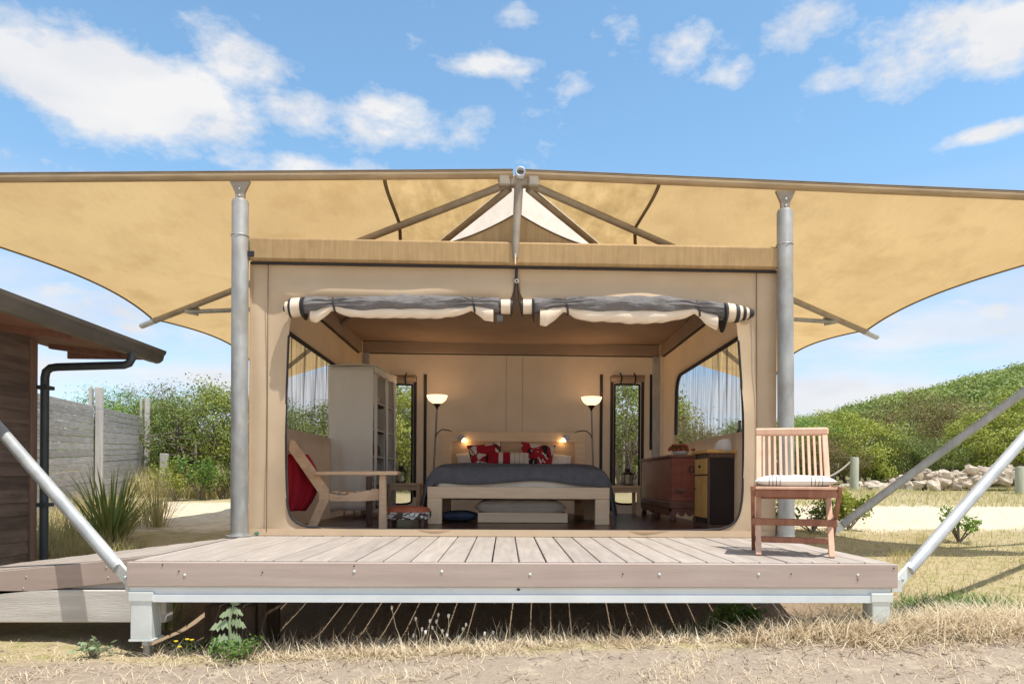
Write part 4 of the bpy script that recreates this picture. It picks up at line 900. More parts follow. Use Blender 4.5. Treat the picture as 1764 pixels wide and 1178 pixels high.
def floor_lamp(pxb, pyb, pxf, spx, spy, label, sgn):
    Y = 5.62; c = P(pxb, pyb, Y); f = P(pxf, 860, Y); f.z = FL
    t_ = thing('floor_lamp', label, 'lamp', f, 'floor lamps beside the bed')
    MB().lathe([(.12, 0), (.12, .015), (.02, .03)], f, 20).build('base', M['lampblack'], t_, smooth=True)
    MB().tube([f + Vector((0, 0, .02)), f.lerp(c, .45), c + Vector((0, 0, -.12))], [.014, .013, .012], 10).build('pole', M['lampgrey'], t_, smooth=True)
    MB().lathe([(.010, -.16), (.016, -.13), (.052, -.085), (.058, -.075)], c, 14).build('collar', M['lampblack'], t_, smooth=True)
    MB().lathe([(.03, -.078), (.075, -.062), (.115, -.03), (.138, .012), (.145, .04), (.140, .04), (.110, -.022), (.07, -.052), (.03, -.066)], c, 28).build('lamp_shade', bowl_m, t_, smooth=True)
    d = bpy.data.lights.new('bulb', 'POINT'); d.energy = 1.7; d.color = (1, .66, .36); d.shadow_soft_size = .04
    lo = bpy.data.objects.new('bulb_light', d); COL.objects.link(lo); lo.parent = t_; lo.location = (c - f) + Vector((0, 0, .05))
    h = P(spx, spy, Y - .12); mid = f.lerp(c, .64); st = mid
    crv = [st, st + Vector((sgn * .02, -.01, .09)), st + Vector((sgn * .10, -.03, .15)), st.lerp(h, .60) + Vector((0, 0, .11)), h + Vector((-sgn * .04, 0, .04))]
    pts = []
    for i in range(len(crv) - 1):
        for k in range(5): pts.append(crv[i].lerp(crv[i + 1], k / 5))
    pts.append(crv[-1])
    for _ in range(3): pts = [pts[0]] + [(pts[i - 1] + pts[i] * 2 + pts[i + 1]) / 4 for i in range(1, len(pts) - 1)] + [pts[-1]]
    arm = MB().tube(pts, .007, 8).build('gooseneck_arm', M['lampblack'], t_, smooth=True)
    ax = Vector((sgn * .75, -.25, -.62)).normalized(); hp = h + Vector((-sgn * .04, 0, .04))
    MB().tube([hp, hp + ax * .03, hp + ax * .045, hp + ax * .11], [.012, .020, .040, .044], 14).build('reading_shade', shade_m, arm, smooth=True)
    MB().blob(hp + ax * .105, .034, 10).build('reading_bulb', spot_m, arm, smooth=True)
    d = bpy.data.lights.new('reading_bulb', 'POINT'); d.energy = .2; d.color = (1, .6, .28); d.shadow_soft_size = .03
    lo = bpy.data.objects.new('reading_light', d); COL.objects.link(lo); lo.parent = t_; lo.location = (hp + ax * .16) - f
floor_lamp(753, 686, 744, 793, 754, 'lit floor lamp with glass bowl left of the bed', 1)
floor_lamp(1019, 689, 1024, 977, 754, 'lit floor lamp with glass bowl right of the bed', -1)
# ------------------------------------------------------------------ wardrobe
wd = thing('cloth_wardrobe', 'tall white cloth wardrobe with open shelf side', 'wardrobe', (0, 0, 0))
W_, D_, H_ = .56, 1.0, 1.84      # width towards us, depth, height; local frame: near face at y = 0
def wall_cloth(u, v): return Vector((-W_ / 2 + W_ * u, .020 * math.sin(u * 10 + v * 1.6) * (1.1 - v) + .012 * math.sin(v * 5 + u * 3) + .002 * math.sin(u * 27 + v * 4), .09 + (H_ - .09) * v))
cl = MB().grid(wall_cloth, 48, 24).build('side_cloth', M['white_cloth'], wd, smooth=True, fix=False, solid=.006)
MB().grid(lambda u, v: Vector((-W_ / 2, D_ * u, .09 + (H_ - .09) * v)), 8, 8).build('rear_cloth', M['white_cloth'], wd, fix=False, solid=.004)
MB().grid(lambda u, v: Vector((-W_ / 2 + W_ * u, D_, .09 + (H_ - .09) * v)), 6, 6).build('far_cloth', M['white_cloth'], wd, fix=False, solid=.004)
MB().grid(lambda u, v: Vector((-W_ / 2 - .01 + (W_ + .04) * u, -.012 + (D_ + .02) * v, H_ + .01 + .015 * math.sin(u * 3.1))), 10, 8).build('top_cloth', M['white_cloth'], wd, smooth=True, fix=False, solid=.008)
MB().grid(lambda u, v: Vector((W_ / 2 + .012 + .004 * math.sin(u * 40), -.012 + (D_ + .02) * u, H_ + .01 - .085 * v - .012 * abs(math.sin(u * 12)))), 40, 3).build('top_frill', M['white_cloth'], wd, smooth=True, fix=False, solid=.006)
for y0, y1 in ((0.0, .13), (.52, .62), (.93, 1.0)):
    MB().grid(lambda u, v: Vector((W_ / 2 + .006 + .012 * math.sin(u * 6 + v * 4), y0 + (y1 - y0) * u * (.75 + .25 * v), .10 + (H_ - .17) * v)), 8, 16).build('front_flap', M['white_cloth'], wd, smooth=True, fix=False, solid=.005)
for x in (-W_ / 2 + .015, W_ / 2 - .02):
    for y in (.02, .57, D_ - .02): MB().tube([(x, y, 0), (x, y, H_)], .011, 8).build('frame_tube', M['white'], wd, smooth=True)
for z in (.10, .42, .75, 1.08, 1.42):
    MB().bb(-W_ / 2 + .02, W_ / 2 - .02, .03, D_ - .03, z, z + .014).build('shelf', M['dark_wood'] if z < 1.5 else M['white'], wd)
    MB().tube([(W_ / 2 - .02, .02, z), (W_ / 2 - .02, D_ - .02, z)], .010, 8).build('frame_tube', M['white'], wd, smooth=True)
    for y in (.02, .57, D_ - .02): MB().box((W_ / 2 - .018, y, z), (.034, .034, .034), None, .004).build('joint', M['white'], wd)
wp = P(603, 893, 4.45); wd.location = (wp.x, 4.45, FL); wd.rotation_euler = (0, 0, R(-6))
def on_shelf(mb, name, mat, label, cat, lx, ly, z):
    o = mb.build(name, mat, None, smooth=True); q = Matrix.Rotation(R(-6), 3, 'Z') @ Vector((lx, ly, z)); o.location = Vector(wd.location) + q; o.rotation_euler = (0, 0, R(-6)); tag(o, label, cat)
on_shelf(MB().box((0, 0, .075), (.36, .34, .15), None, .03), 'folded_blanket', M['dark_wood'], 'folded dark brown blanket on a wardrobe shelf', 'blanket', .05, .33, .764)
on_shelf(MB().box((0, 0, .05), (.36, .34, .10), None, .04), 'folded_towel', M['white'], 'folded white towel on the upper wardrobe shelf', 'towel', .05, .33, 1.434)
on_shelf(pillow(MB(), (0, 0, .05), .36, .34, .10), 'folded_towel', M['quilt'], 'folded beige towel on the middle wardrobe shelf', 'towel', .05, .33, 1.094)
# ------------------------------------------------------------------ knotty pine lounge chair, seen from the side
lc = thing('lounge_chair', 'knotty pine lounge chair with sloping back and flat arms', 'chair', (*P(590, 905, 2.9).xy, FL))
def plank(pts, y0, y1, name, mat, parent=lc, **k):
    return MB().prism([(*(P(px, py, y0).x, y0), P(px, py, y0).z) for px, py in pts], (0, y1 - y0, 0)).build(name, mat, parent, bevel=.006, **k)
Yc0, Yc1 = 2.62, 3.22
for (y0, y1, dx) in ((Yc0, Yc0 + .04, 0), (Yc1, Yc1 + .04, 0)):
    sp_ = lambda pts: [(x, y) for x, y in pts]
    plank([(499, 757), (506, 758), (566, 842), (566, 862), (546, 906), (529, 906), (549, 862), (549, 850), (497, 775)], y0, y1, 'back_frame', M['pine'])
    plank([(560, 848), (590, 853), (625, 846), (656, 842), (656, 861), (620, 864), (560, 863)], y0 + .042, y1 + .035, 'seat_rail', M['pine'])
    plank([(653, 818), (664, 818), (666, 912), (652, 912)], y0, y1 + .02, 'front_leg', M['pine'])
    plank([(540, 812), (684, 811), (686, 814), (684, 818), (541, 818)], y0 - .06, y1 + .06, 'armrest', M['pine'])
for i in range(7):
    y0 = Yc0 + .062 + i * .072
    plank([(500, 760), (506, 762), (560, 845), (553, 850)], y0, y0 + .066, 'back_slat', M['dark_wood'])
for i in range(6):
    x0 = 572 + i * 13.5; yy = 849 - i * .6 + 3 * math.sin(i * .7)
    plank([(x0, yy - 3), (x0 + 11, yy - 3.6), (x0 + 11, yy), (x0, yy)], Yc0 + .05, Yc1 - .01, 'seat_slat', M['pine'])
plank([(630, 820), (640, 820), (640, 910), (630, 910)], Yc1 - .02, Yc1 + .03, 'front_leg', M['dark_wood'])
def redc(u, v):
    q = P(496 + (14 + 34 * math.sin(math.pi * min(1, .15 + .75 * v))) * u, 782 + 98 * v, 2.70); q.y = 2.70 + .02 * math.sin(u * 12 + v * 2) + .10 * u; return q
single(MB().grid(redc, 24, 16), 'red_cloth', M['red'], 'crimson cloth hanging behind the lounge chair', 'cloth', smooth=True, fix=False, solid=.01)
# ------------------------------------------------------------------ footstool with embroidered top
q = P(702, 909, 2.95); fs_ = thing('footstool', 'low footstool with rust embroidered cushion top on turned legs', 'footstool', (q.x, 3.0, FL))
fmat = floral_mat('white_scroll_embroidery', (.10, .065, .05), (.78, .74, .66), (.10, .065, .05), 15, 2.7)
c = Vector((q.x, 3.0, FL))
def stool(u, v):
    a_ = 2 * math.pi * u; r = [.0, .6, .9, 1.0, 1.0, .93][min(5, int(v * 5 + .001))]; z = [.205, .20, .18, .145, .10, .075][min(5, int(v * 5 + .001))]
    ca, sa = math.cos(a_), math.sin(a_); k = (abs(ca) ** 4 + abs(sa) ** 4) ** -.25
    return c + Vector((.225 * r * k * ca, .20 * r * k * sa, z))
MB().grid(stool, 28, 5).build('cushion_top', fmat, fs_, smooth=True, fix=False)
def stool2(u, v):
    p = stool(u, v * .6); p.z += .004; p.x = c.x + (p.x - c.x) * 1.0; return p
MB().grid(stool2, 28, 3).build('velvet_cover', M['terracotta'], fs_, smooth=True, fix=False)
for sx in (-1, 1):
    for sy in (-1, 1): MB().lathe([(.020, 0), (.026, .02), (.018, .045), (.028, .07), (.028, .085)], c + Vector((sx * .16, sy * .14, 0)), 12).build('leg', M['dark_wood'], fs_, smooth=True)
# ------------------------------------------------------------------ chest and cabinet on the right
cx0 = P(1157, 850, 3.9).x; ch_top = P(1157, 783, 3.9).z
ct = thing('wooden_chest', 'large red brown wooden chest on carved feet along the right wall', 'chest', (cx0 + .18, 4.7, FL))
cx1, cy0, cy1 = TX - .03, 3.92, 5.75
MB().bb(cx0 - .03, cx1, cy0 - .03, cy1, ch_top - .03, ch_top, .006).build('lid', M['chest_dark'], ct)
MB().bb(cx0, cx1, cy0, cy1 - .03, FL + .24, ch_top - .031, .006).build('body', M['chest'], ct)
MB().bb(cx0 + .12, cx1 - .03, cy0 - .008, cy0 - .001, FL + .30, ch_top - .09, .003).build('end_panel', M['chest'], ct)
MB().bb(cx0 - .025, cx1, cy0 - .025, cy1 - .01, FL + .155, FL + .239, .012).build('plinth', M['chest_dark'], ct)
def fret(p0, p1, n):      # carved skirting with scalloped lower edge
    pts = [p0 + Vector((0, 0, FL + .155 - p0.z))]; d = p1 - p0
    for i in range(n + 1):
        t = i / n; pts.append(Vector((p0.x + d.x * t, p0.y + d.y * t, FL + .155 - .035 - .05 * abs(math.sin(t * math.pi * 4)) ** .6)))
    pts.append(Vector((p1.x, p1.y, FL + .155))); return pts
MB().prism(fret(Vector((cx0 - .02, cy0 - .02, 0)), Vector((cx0 - .02, cy1 - .1, 0)), 40), (.02, 0, 0)).build('carved_skirt', M['chest_dark'], ct)
MB().prism(fret(Vector((cx0 - .02, cy0 - .02, 0)), Vector((cx1, cy0 - .02, 0)), 20), (0, .02, 0)).build('carved_skirt', M['chest_dark'], ct)
for x, y in ((cx0 + .03, cy0 + .03), (cx0 + .03, 4.8), (cx0 + .03, cy1 - .1), (cx1 - .06, cy0 + .03)): MB().lathe([(.022, 0), (.040, .03), (.026, .08), (.045, .12), (.045, .155)], (x, y, FL), 12).build('foot', M['chest_dark'], ct, smooth=True)
q = P(1191, 808, cy0 - .01); MB().tube([q + Vector((.03 * math.cos(t), -.012, .035 * math.sin(t))) for t in np.linspace(0, 2 * math.pi, 13)[:-1]], .006, 6, closed=True).build('ring_handle', M['lampblack'], ct, smooth=True)
q = P(1172, 845, cy0 - .01); MB().blob(q, (.07, .012, .03), 12, .2).build('carved_boss', M['chest_dark'], ct, smooth=True)
kx0, ky0, ky1 = P(1223, 850, 2.72).x, 2.72, 3.28; kz = P(1223, 780, 2.72).z
kb = thing('cabinet', 'small black cabinet with honey wood drawer and door beside the opening', 'cabinet', (kx0 + .1, 3.0, FL))
MB().bb(kx0 - .04, TX - .03, ky0 - .03, ky1, kz, kz + .035, .006).build('top', M['honey'], kb)
MB().bb(kx0, TX - .04, ky0, ky1 - .02, FL + .05, kz - .0005, .004).build('carcass', M['black_panel'], kb)
MB().bb(kx0 - .004, TX - .04, ky0 - .012, ky0 - .0005, kz - .045, kz - .002, .003).build('top_rail', M['dark_wood'], kb)
for y in (ky0 + .012, ky1 - .05): MB().bb(kx0 - .016, kx0 - .001, y - .012, y + .03, FL + .0, kz - .002, .002).build('stile', M['dark_wood'], kb)
dr = MB().bb(kx0 - .020, kx0 - .001, ky0 + .05, ky1 - .07, kz - .21, kz - .05, .004).build('drawer', M['honey'], kb)
MB().blob((kx0 - .03, (ky0 + ky1) / 2, kz - .13), (.012, .016, .016), 10).build('knob', M['lampblack'], dr, smooth=True)
dd = MB().bb(kx0 - .020, kx0 - .001, ky0 + .05, ky1 - .07, FL + .11, kz - .225, .004).build('door', M['honey'], kb)
MB().bb(kx0 - .026, kx0 - .021, ky0 + .12, ky1 - .14, FL + .18, kz - .30, .004).build('door_panel', M['honey'], dd)
MB().blob((kx0 - .03, ky1 - .09, kz - .36), (.010, .012, .012), 10).build('knob', M['lampblack'], dd, smooth=True)
MB().bb(kx0 - .012, TX - .05, ky0 - .008, ky1 - .03, FL, FL + .049, .004).build('plinth', M['dark_wood'], kb)
q = P(1254, 776, ky0 - .035); MB().blob(q, (.035, .004, .011), 12).build('badge', M['galv'], kb, smooth=True)
# things standing on chest and cabinet
q = P(1172, 783, 4.15); q.z = ch_top
fp = thing('flower_bowl', 'bowl of small red flowers on the wooden chest', 'flowers', (q.x, 4.15, ch_top))
q = Vector((q.x, 4.15, ch_top)); MB().lathe([(.05, 0), (.085, .02), (.10, .05), (.092, .05), (.05, .02)], q, 18).build('bowl', M['white'], fp, smooth=True)
rr = random.Random(11); mbf, mbl = MB(), MB()
for i in range(75):
    an, r = rr.uniform(0, 6.28), rr.uniform(0, .17); p = q + Vector((r * math.cos(an), r * .7 * math.sin(an), .06 + .09 * rr.random() * (1.2 - r / .17)))
    (mbf if rr.random() < .62 else mbl).blob(p, rr.uniform(.012, .022), 5, .3, rr)
MB.build(mbf, 'blossom', pmat('red_blossom', (.36, .03, .02), (.45, .10, .05)), fp); MB.build(mbl, 'leaves', M['leaf_a'], fp)
q = P(1252, 772, 3.0); q.z = kz + .035; q.y = 3.0
def teac(u, v):
    a_ = 2 * math.pi * u; ph = math.pi / 2 * v
    r = math.cos(ph) ** .7 * .125; z = math.sin(ph) * .125
    return q + Vector((r * math.cos(a_) * (1 + .08 * math.sin(3 * a_)), r * .8 * math.sin(a_), z))
single(MB().grid(teac, 24, 8), 'tea_cosy', M['white'], 'rounded white cloth cover on the cabinet top', 'cover', smooth=True, fix=False)
q = P(1274, 772, 2.85); q.z = kz + .035
bt = thing('bottle', 'dark bottle with pale label on the cabinet by the opening', 'bottle', q)
MB().lathe([(.036, 0), (.038, .01), (.038, .15), (.030, .19), (.014, .22), (.013, .28), (.016, .285), (.016, .30)], q, 16).build('glass', M['black_panel'], bt, smooth=True)
MB().lathe([(.0388, .05), (.0388, .12)], q, 16, caps=False).build('paper_label', M['white'], bt, smooth=True)
# ------------------------------------------------------------------ folding chair on the deck
fq = P(1369, 959, .30)
RC = Matrix.Rotation(R(-19), 3, 'Z')
fc = thing('folding_chair', 'red brown slatted teak folding chair on the deck beside the tent', 'chair', (0, 0, 0))
# local frame: front feet at y = 0, seat towards +y, z = 0 on the deck
bw, sw2 = .222, .262          # half widths of the back frame and of the seat
zr = .835
for sg in (-1, 1):
    p0 = Vector((sg * bw, 0, 0)); p1 = Vector((sg * bw * .985, .46, zr - .03))
    MB().bar(p0, p1, .036, .028, up=(0, 1, .5), ch=.004).build('back_post', M['teak_pale'], fc)
    MB().bar((sg * sw2, -.045, .435), (sg * (sw2 - .012), .37, .0), .026, .034, up=(0, 1, .5), ch=.004).build('seat_leg', M['teak'], fc)
    MB().bar((sg * sw2, -.065, .438), (sg * (sw2 - .012), .32, .438), .028, .036, ch=.006).build('seat_rail', M['teak'], fc)
MB().bar((-.245, .465, zr), (.245, .465, zr), .030, .056, ch=.012).build('top_rail', M['teak_pale'], fc)
for i in range(11):
    xx = -bw + 2 * bw * (i + 1) / 12; w_ = .017 if i not in (3, 8) else .020
    MB().bar((xx, .262, .45), (xx, .46, zr - .026), w_, .011, up=(0, 1, .4), ch=.003).build('back_slat', M['teak_pale'], fc)
MB().bar((-bw + .02, .250, .435), (bw - .02, .250, .435), .022, .035, ch=.003).build('back_lower_rail', M['teak'], fc)
for i in range(7):
    y = -.06 + i * .054; MB().bb(-sw2 + .016, sw2 - .016, y, y + .046, .432, .450, .003).build('seat_slat', M['teak_pale'] if i == 0 else M['teak'], fc)
MB().bb(-sw2 + .014, sw2 - .014, -.045, -.024, .382, .430, .003).build('apron', M['teak'], fc)
MB().bb(-bw + .02, bw - .02, .19, .21, .365, .405, .003).build('rear_apron', M['teak'], fc)
MB().bar((-sw2 - .002, .10, .215), (sw2 + .002, .10, .215), .024, .046, ch=.003).build('stretcher', M['teak'], fc)
MB().bar((-bw + .02, .055, .10), (bw - .02, .055, .10), .020, .038, ch=.003).build('stretcher', M['teak'], fc)
MB().bar((-sw2 + .02, .31, .085), (sw2 - .02, .31, .085), .020, .036, ch=.003).build('stretcher', M['teak'], fc)
fc.location = (fq.x, .30, DZ + .002); fc.rotation_euler = (0, 0, R(-19))
wcm = stripes_mat('white_cushion_cloth', (.80, .78, .75), (.16, .12, .12), [-.16, -.138, -.116, -.094, .094, .116, .138, .16], .0026)
mb = MB(); pillow(mb, (0, 0, 0), .50, .36, .075, None, 22, 14, p=5, wob=.10, seed=21)
o = mb.build('seat_cushion', wcm, None, smooth=True); o.location = Vector(fc.location) + RC @ Vector((0, .115, .484)); o.rotation_euler = (0, 0, R(-19)); tag(o, 'white seat cushion with thin dark stripes on the folding chair', 'cushion')
# ------------------------------------------------------------------ slat fence
fp0, fp1 = P(60, 800, 4.6), P(247, 800, 11.6)
fd = Vector((fp1.x - fp0.x, fp1.y - fp0.y, 0)); FLn = fd.length; fd.normalize(); fn = Vector((fd.y, -fd.x, 0))
ft0 = P(60, 676, 4.6).z; ft1 = P(247, 719, 11.6).z
fence = thing('slat_fence', 'weathered grey horizontal slat timber fence beside the shed', 'fence', (fp0.x, fp0.y, .5))
# distance along the fence at which the middle post stands
def along(px):
    best = min(range(1000), key=lambda i: abs((lambda q: CX + FPX * q.dot(_R2) / q.dot(_fw))(fp0 + fd * FLn * i / 999 - CAM) - px)); return FLn * best / 999
sm_ = along(160)
def ftop(s): return ft0 + (ft1 - ft0) * s / FLn
bays = [(-.6, sm_ - .01), (sm_ + .10, FLn - .08)]
rr = random.Random(31)
for (s0, s1) in bays:
    for k in range(17):
        h = .092; zz = -k * .1005
        p0 = fp0 + fd * s0; p1 = fp0 + fd * s1
        p0.z = ftop(s0) + zz - h / 2 + rr.uniform(-.003, .003); p1.z = ftop(s1) + zz - h / 2 + rr.uniform(-.003, .003)
        off = fn * rr.uniform(-.003, .003)
        MB().bar(p0 + off, p1 + off, .019, h, ch=.003).build('slat', M['fence'], fence)
for s, w in ((sm_ + .045, .11), (FLn - .03, .11)):
    c = fp0 + fd * s + fn * .075; zt_ = ftop(s) + (.30 if s < FLn * .8 else .42)
    MB().bar(Vector((c.x, c.y, G(c.x, c.y) - .1)), Vector((c.x, c.y, zt_ - .35)), .10, .10, up=fd, ch=.006).build('post', M['fencepost'], fence)
    MB().bar(Vector((c.x, c.y, zt_ - .3499)), Vector((c.x, c.y, zt_)) - fn * .0, .10, .10, up=fd, ch=.006).build('post', M['fencepost'], fence)
    c2 = c - fn * .115; MB().bar(Vector((c2.x, c2.y, G(c2.x, c2.y) - .1)), Vector((c2.x, c2.y, zt_ - .01)), .04, .16, up=fd, ch=.004).build('rear_batten', M['fencepost'], fence)
# ------------------------------------------------------------------ marker posts, rope, bin
def post(px, pyt, Y, r, mat, label, square=False):
    q = P(px, pyt, Y); g = G(q.x, Y) - .1
    if square: mb = MB().bb(q.x - r, q.x + r, Y - .05, Y + .05, g, q.z, .008)
    else: mb = MB().lathe([(r, g - q.z), (r * .98, -.03), (r * .9, -.006), (0.02, 0)], q, 18)
    single(mb, 'marker_post', mat, label, 'post', smooth=not square); return q
post(283, 781, 11.0, .075, M['fencepost'], 'short grey timber post in long grass beyond the fence', True)
q1 = post(1472, 787, 12.4, .10, M['greenpost'], 'round treated timber post holding the rope by the stone wall')
q2 = post(1757, 803, 11.5, .10, M['greenpost'], 'round timber post at the far right in front of the stone wall')
q0 = P(1330, 800, 12.6)
pts = [q1 + Vector((-.1, 0, -.12))]
for i in range(1, 21):
    t = i / 20; p = (q1 + Vector((-.1, 0, -.12))).lerp(q0 + Vector((0, 0, .2)), t); p.z -= .55 * 4 * t * (1 - t) * .9; pts.append(p)
single(MB().tube(pts, .022, 8), 'rope', M['rope'], 'sagging pale rope running from the round post towards the tent', 'rope', smooth=True)
q = P(428, 842, 8.5)
bn = thing('blue_bin', 'blue plastic bin half hidden behind the left steel post', 'bin', (q.x + .05, 8.5, G(q.x, 8.5)))
zz = P(428, 824, 8.5).z
MB().lathe([(.20, .0), (.24, zz - G(q.x, 8.5) - .05), (.25, zz - G(q.x, 8.5))], (q.x + .10, 8.5, G(q.x, 8.5)), 20).build('tub', M['bluebin'], bn, smooth=True)
MB().lathe([(.26, 0), (.26, .03), (.20, .05)], (q.x + .10, 8.5, zz), 20).build('lid', M['bluebin'], bn, smooth=True)
# ------------------------------------------------------------------ dry stone wall
sw = thing('stone_wall', 'low tumbled wall of pale sandstone below the scrub', 'wall', (10, 13, .8))
rr = random.Random(77); protos = []
for k in range(9):
    mb = MB(); r3 = random.Random(100 + k); n = 9
    mb.blob((0, 0, 0), (1, .8, .72), 7, .24, r3)
    mb.v = [(x * (1 + .10 * math.sin(3 * z + k)), y, math.copysign(min(abs(z), .52 + .05 * r3.random()), z)) for x, y, z in mb.v]
    mb.v = [(math.copysign(min(abs(x), .82 + .1 * math.sin(k)), x), y, z) for x, y, z in mb.v]
    protos.append(mb.mesh('stone', M['stone'], False))
def wall_line(t): # from the post to the far right, bending back
    px = 1466 + (1800 - 1466) * t; Y = 13.4 - 1.0 * math.sin(t * 2.4)
    by = np.interp(px, [1466, 1560, 1620, 1700, 1800], [842, 843, 838, 830, 826])
    return P(px, by, Y), px
for i in range(235):
    t = rr.random(); base, px = wall_line(t)
    hpx = np.interp(px, [1466, 1540, 1560, 1590, 1650, 1760, 1800], [9, 13, 24, 31, 27, 27, 26])
    lay = rr.random(); s = rr.uniform(.08, .29) * (1.12 - .4 * lay)
    z = base.z + (hpx / 70.0) * lay * .95 - .06
    o = bpy.data.objects.new('stone', protos[i % 9]); COL.objects.link(o); o.parent = sw
    o.location = Vector((base.x + rr.uniform(-.05, .05), base.y + rr.uniform(-.28, .3) * (1 - .6 * lay), z + .02)) - Vector(sw.location)
    o.scale = (s, s * rr.uniform(.7, 1.0), s * rr.uniform(.6, .95)); o.rotation_euler = (rr.uniform(-.35, .35), rr.uniform(-.35, .35), rr.uniform(0, 6.28))
# ------------------------------------------------------------------ plants
def fast_mesh(name, V, tris=None, quads=None, mat=None, smooth=False):
    me = bpy.data.meshes.new(name); V = np.asarray(V, dtype=np.float32); me.vertices.add(len(V)); me.vertices.foreach_set('co', V.ravel())
    loops = []; starts = []; tot = 0; parts = []
    nq = 0 if quads is None else len(quads); nt_ = 0 if tris is None else len(tris)
    idx = np.concatenate(([] if nq == 0 else [np.asarray(quads, dtype=np.int32).ravel()]) + ([] if nt_ == 0 else [np.asarray(tris, dtype=np.int32).ravel()]))
    me.loops.add(len(idx)); me.loops.foreach_set('vertex_index', idx.astype(np.int32)); me.polygons.add(nq + nt_)
    me.polygons.foreach_set('loop_start', np.concatenate([np.arange(nq) * 4, nq * 4 + np.arange(nt_) * 3]).astype(np.int32))
    me.update(calc_edges=True); me.validate()
    if mat: me.materials.append(mat)
    return me
def leaf_quads(C, size, rng, up=.35, aspect=.5, out=None):
    """diamond leaves about the points C"""
    n = len(C); a = rng.normal(size=(n, 3)); 
    # leaf faces turn outwards and up, so that a clump is lit like a rounded spray
    nn = rng.normal(size=(n, 3)) * .55 + (0 if out is None else out); nn[:, 2] += up
    a = np.cross(nn, rng.normal(size=(n, 3))); a /= np.linalg.norm(a, axis=1, keepdims=True)
    b = np.cross(nn, a); b /= np.linalg.norm(b, axis=1, keepdims=True)
    s = size * rng.uniform(.6, 1.35, size=(n, 1)); w = b * s * aspect; l = a * s
    V = np.empty((n, 4, 3)); V[:, 0] = C - l * .5; V[:, 1] = C + w * .5; V[:, 2] = C + l * .5; V[:, 3] = C - w * .5
    return V.reshape(-1, 3), np.arange(n * 4).reshape(-1, 4)
def make_bush(seed, mat, rx=1.5, rz=1.15, zc=1.35, clumps=104, leaves=150, ls=.072, spread=.225, hollow=.68, feathery=False, trunks=6):
    """local bush: crown mesh of leaf clumps and a trunk mesh of tapered limbs reaching into the clumps"""
    rng = np.random.default_rng(seed); pts = []
    while len(pts) < clumps:
        d = rng.normal(size=3); d /= np.linalg.norm(d)
        if d[2] < -.88: continue
        r = rng.uniform(hollow, 1.0) ** .6 * (1 + .20 * math.sin(3 * math.atan2(d[1], d[0]) + seed) + .07 * np.clip(rng.normal(), -1.5, 1.5))
        p = np.array([d[0] * rx * r, d[1] * rx * r, zc + d[2] * rz * r])
        if p[2] > .22: pts.append(p)
    pts = np.array(pts); C = []; O = []
    for p in pts:
        s = spread * rng.uniform(.7, 1.35); q = np.clip(rng.normal(size=(leaves, 3)), -1.7, 1.7) * s * np.array([1, 1, .62])
        if feathery: q[:, 2] += np.abs(np.clip(rng.normal(size=leaves), -1.6, 1.6)) * s * .7
        C.append(p + q); o = (p - np.array([0, 0, zc * .7])); o = o / (np.linalg.norm(o) + 1e-6); qo = q / (np.linalg.norm(q, axis=1, keepdims=True) + 1e-6); O.append(o[None] * .5 + qo * .8)
    C = np.concatenate(C); O = np.concatenate(O); keep = C[:, 2] > .05; C, O = C[keep], O[keep]
    V, Q = leaf_quads(C, ls, rng, .3, .30 if feathery else .55, O)
    crown = fast_mesh('crown', V, None, Q, mat)
    mb = MB(); rr = random.Random(seed)
    for k in range(trunks):
        an = 2 * math.pi * k / trunks + rr.uniform(-.4, .4); b0 = Vector((.16 * math.cos(an), .16 * math.sin(an), -.1)); p1 = Vector((.55 * rx * math.cos(an) * rr.uniform(.5, 1), .55 * rx * math.sin(an) * rr.uniform(.5, 1), zc * rr.uniform(.7, 1.0)))
        mid = b0.lerp(p1, .5) + Vector((rr.uniform(-.15, .15), rr.uniform(-.15, .15), rr.uniform(-.1, .1)))
        mb.tube([b0, b0.lerp(mid, .5) + Vector((rr.uniform(-.05, .05), 0, 0)), mid, p1], [.055, .045, .036, .024], 7)
        for j in range(6):
            c = pts[rng.integers(len(pts))]; c = Vector(c); st = mid.lerp(p1, rr.random())
            if (c - st).length < rx * 1.3: mb.tube([st, st.lerp(c, .5) + Vector((rr.uniform(-.1, .1), rr.uniform(-.1, .1), .06)), c], [.022, .014, .006], 5)
    return mb.mesh('trunk', M['bark'], True), crown
BUSH = {}
for key, seed, mat, kw in (('olive', 3, 'leaf_a', {}), ('olive2', 14, 'leaf_a', dict(rz=1.3, zc=1.5)), ('bright', 5, 'leaf_b', dict(feathery=True, ls=.085, leaves=170)), ('rusty', 8, 'leaf_c', dict(ls=.055, leaves=160)), ('yellow', 21, 'leaf_y', dict(spread=.20)), ('yellow2', 33, 'leaf_y', dict(rz=1.25, zc=1.45, spread=.21)), ('open', 41, 'leaf_a', dict(hollow=.8, clumps=60, zc=1.7, rz=1.05, trunks=9, leaves=120))):
    BUSH[key] = make_bush(seed, M[mat], **kw)
def bush(kind, x, y, s, label, rot=0, sz=1.0, group=None, name='shrub', cat='shrub', dz=0):
    tr, cr = BUSH[kind]; z = G(x, y) if y < 24 else max(G(x, y), HZ(x, y))
    t_ = thing(name, label, cat, (x, y, z + dz), group); t_.rotation_euler = (0, 0, rot); t_.scale = (s, s, s * sz)
    for nm, me in (('trunk', tr), ('crown', cr)):
        o = bpy.data.objects.new(nm, me); COL.objects.link(o); o.parent = t_
    return t_
def at(px, Y): return P(px, 800, Y).x
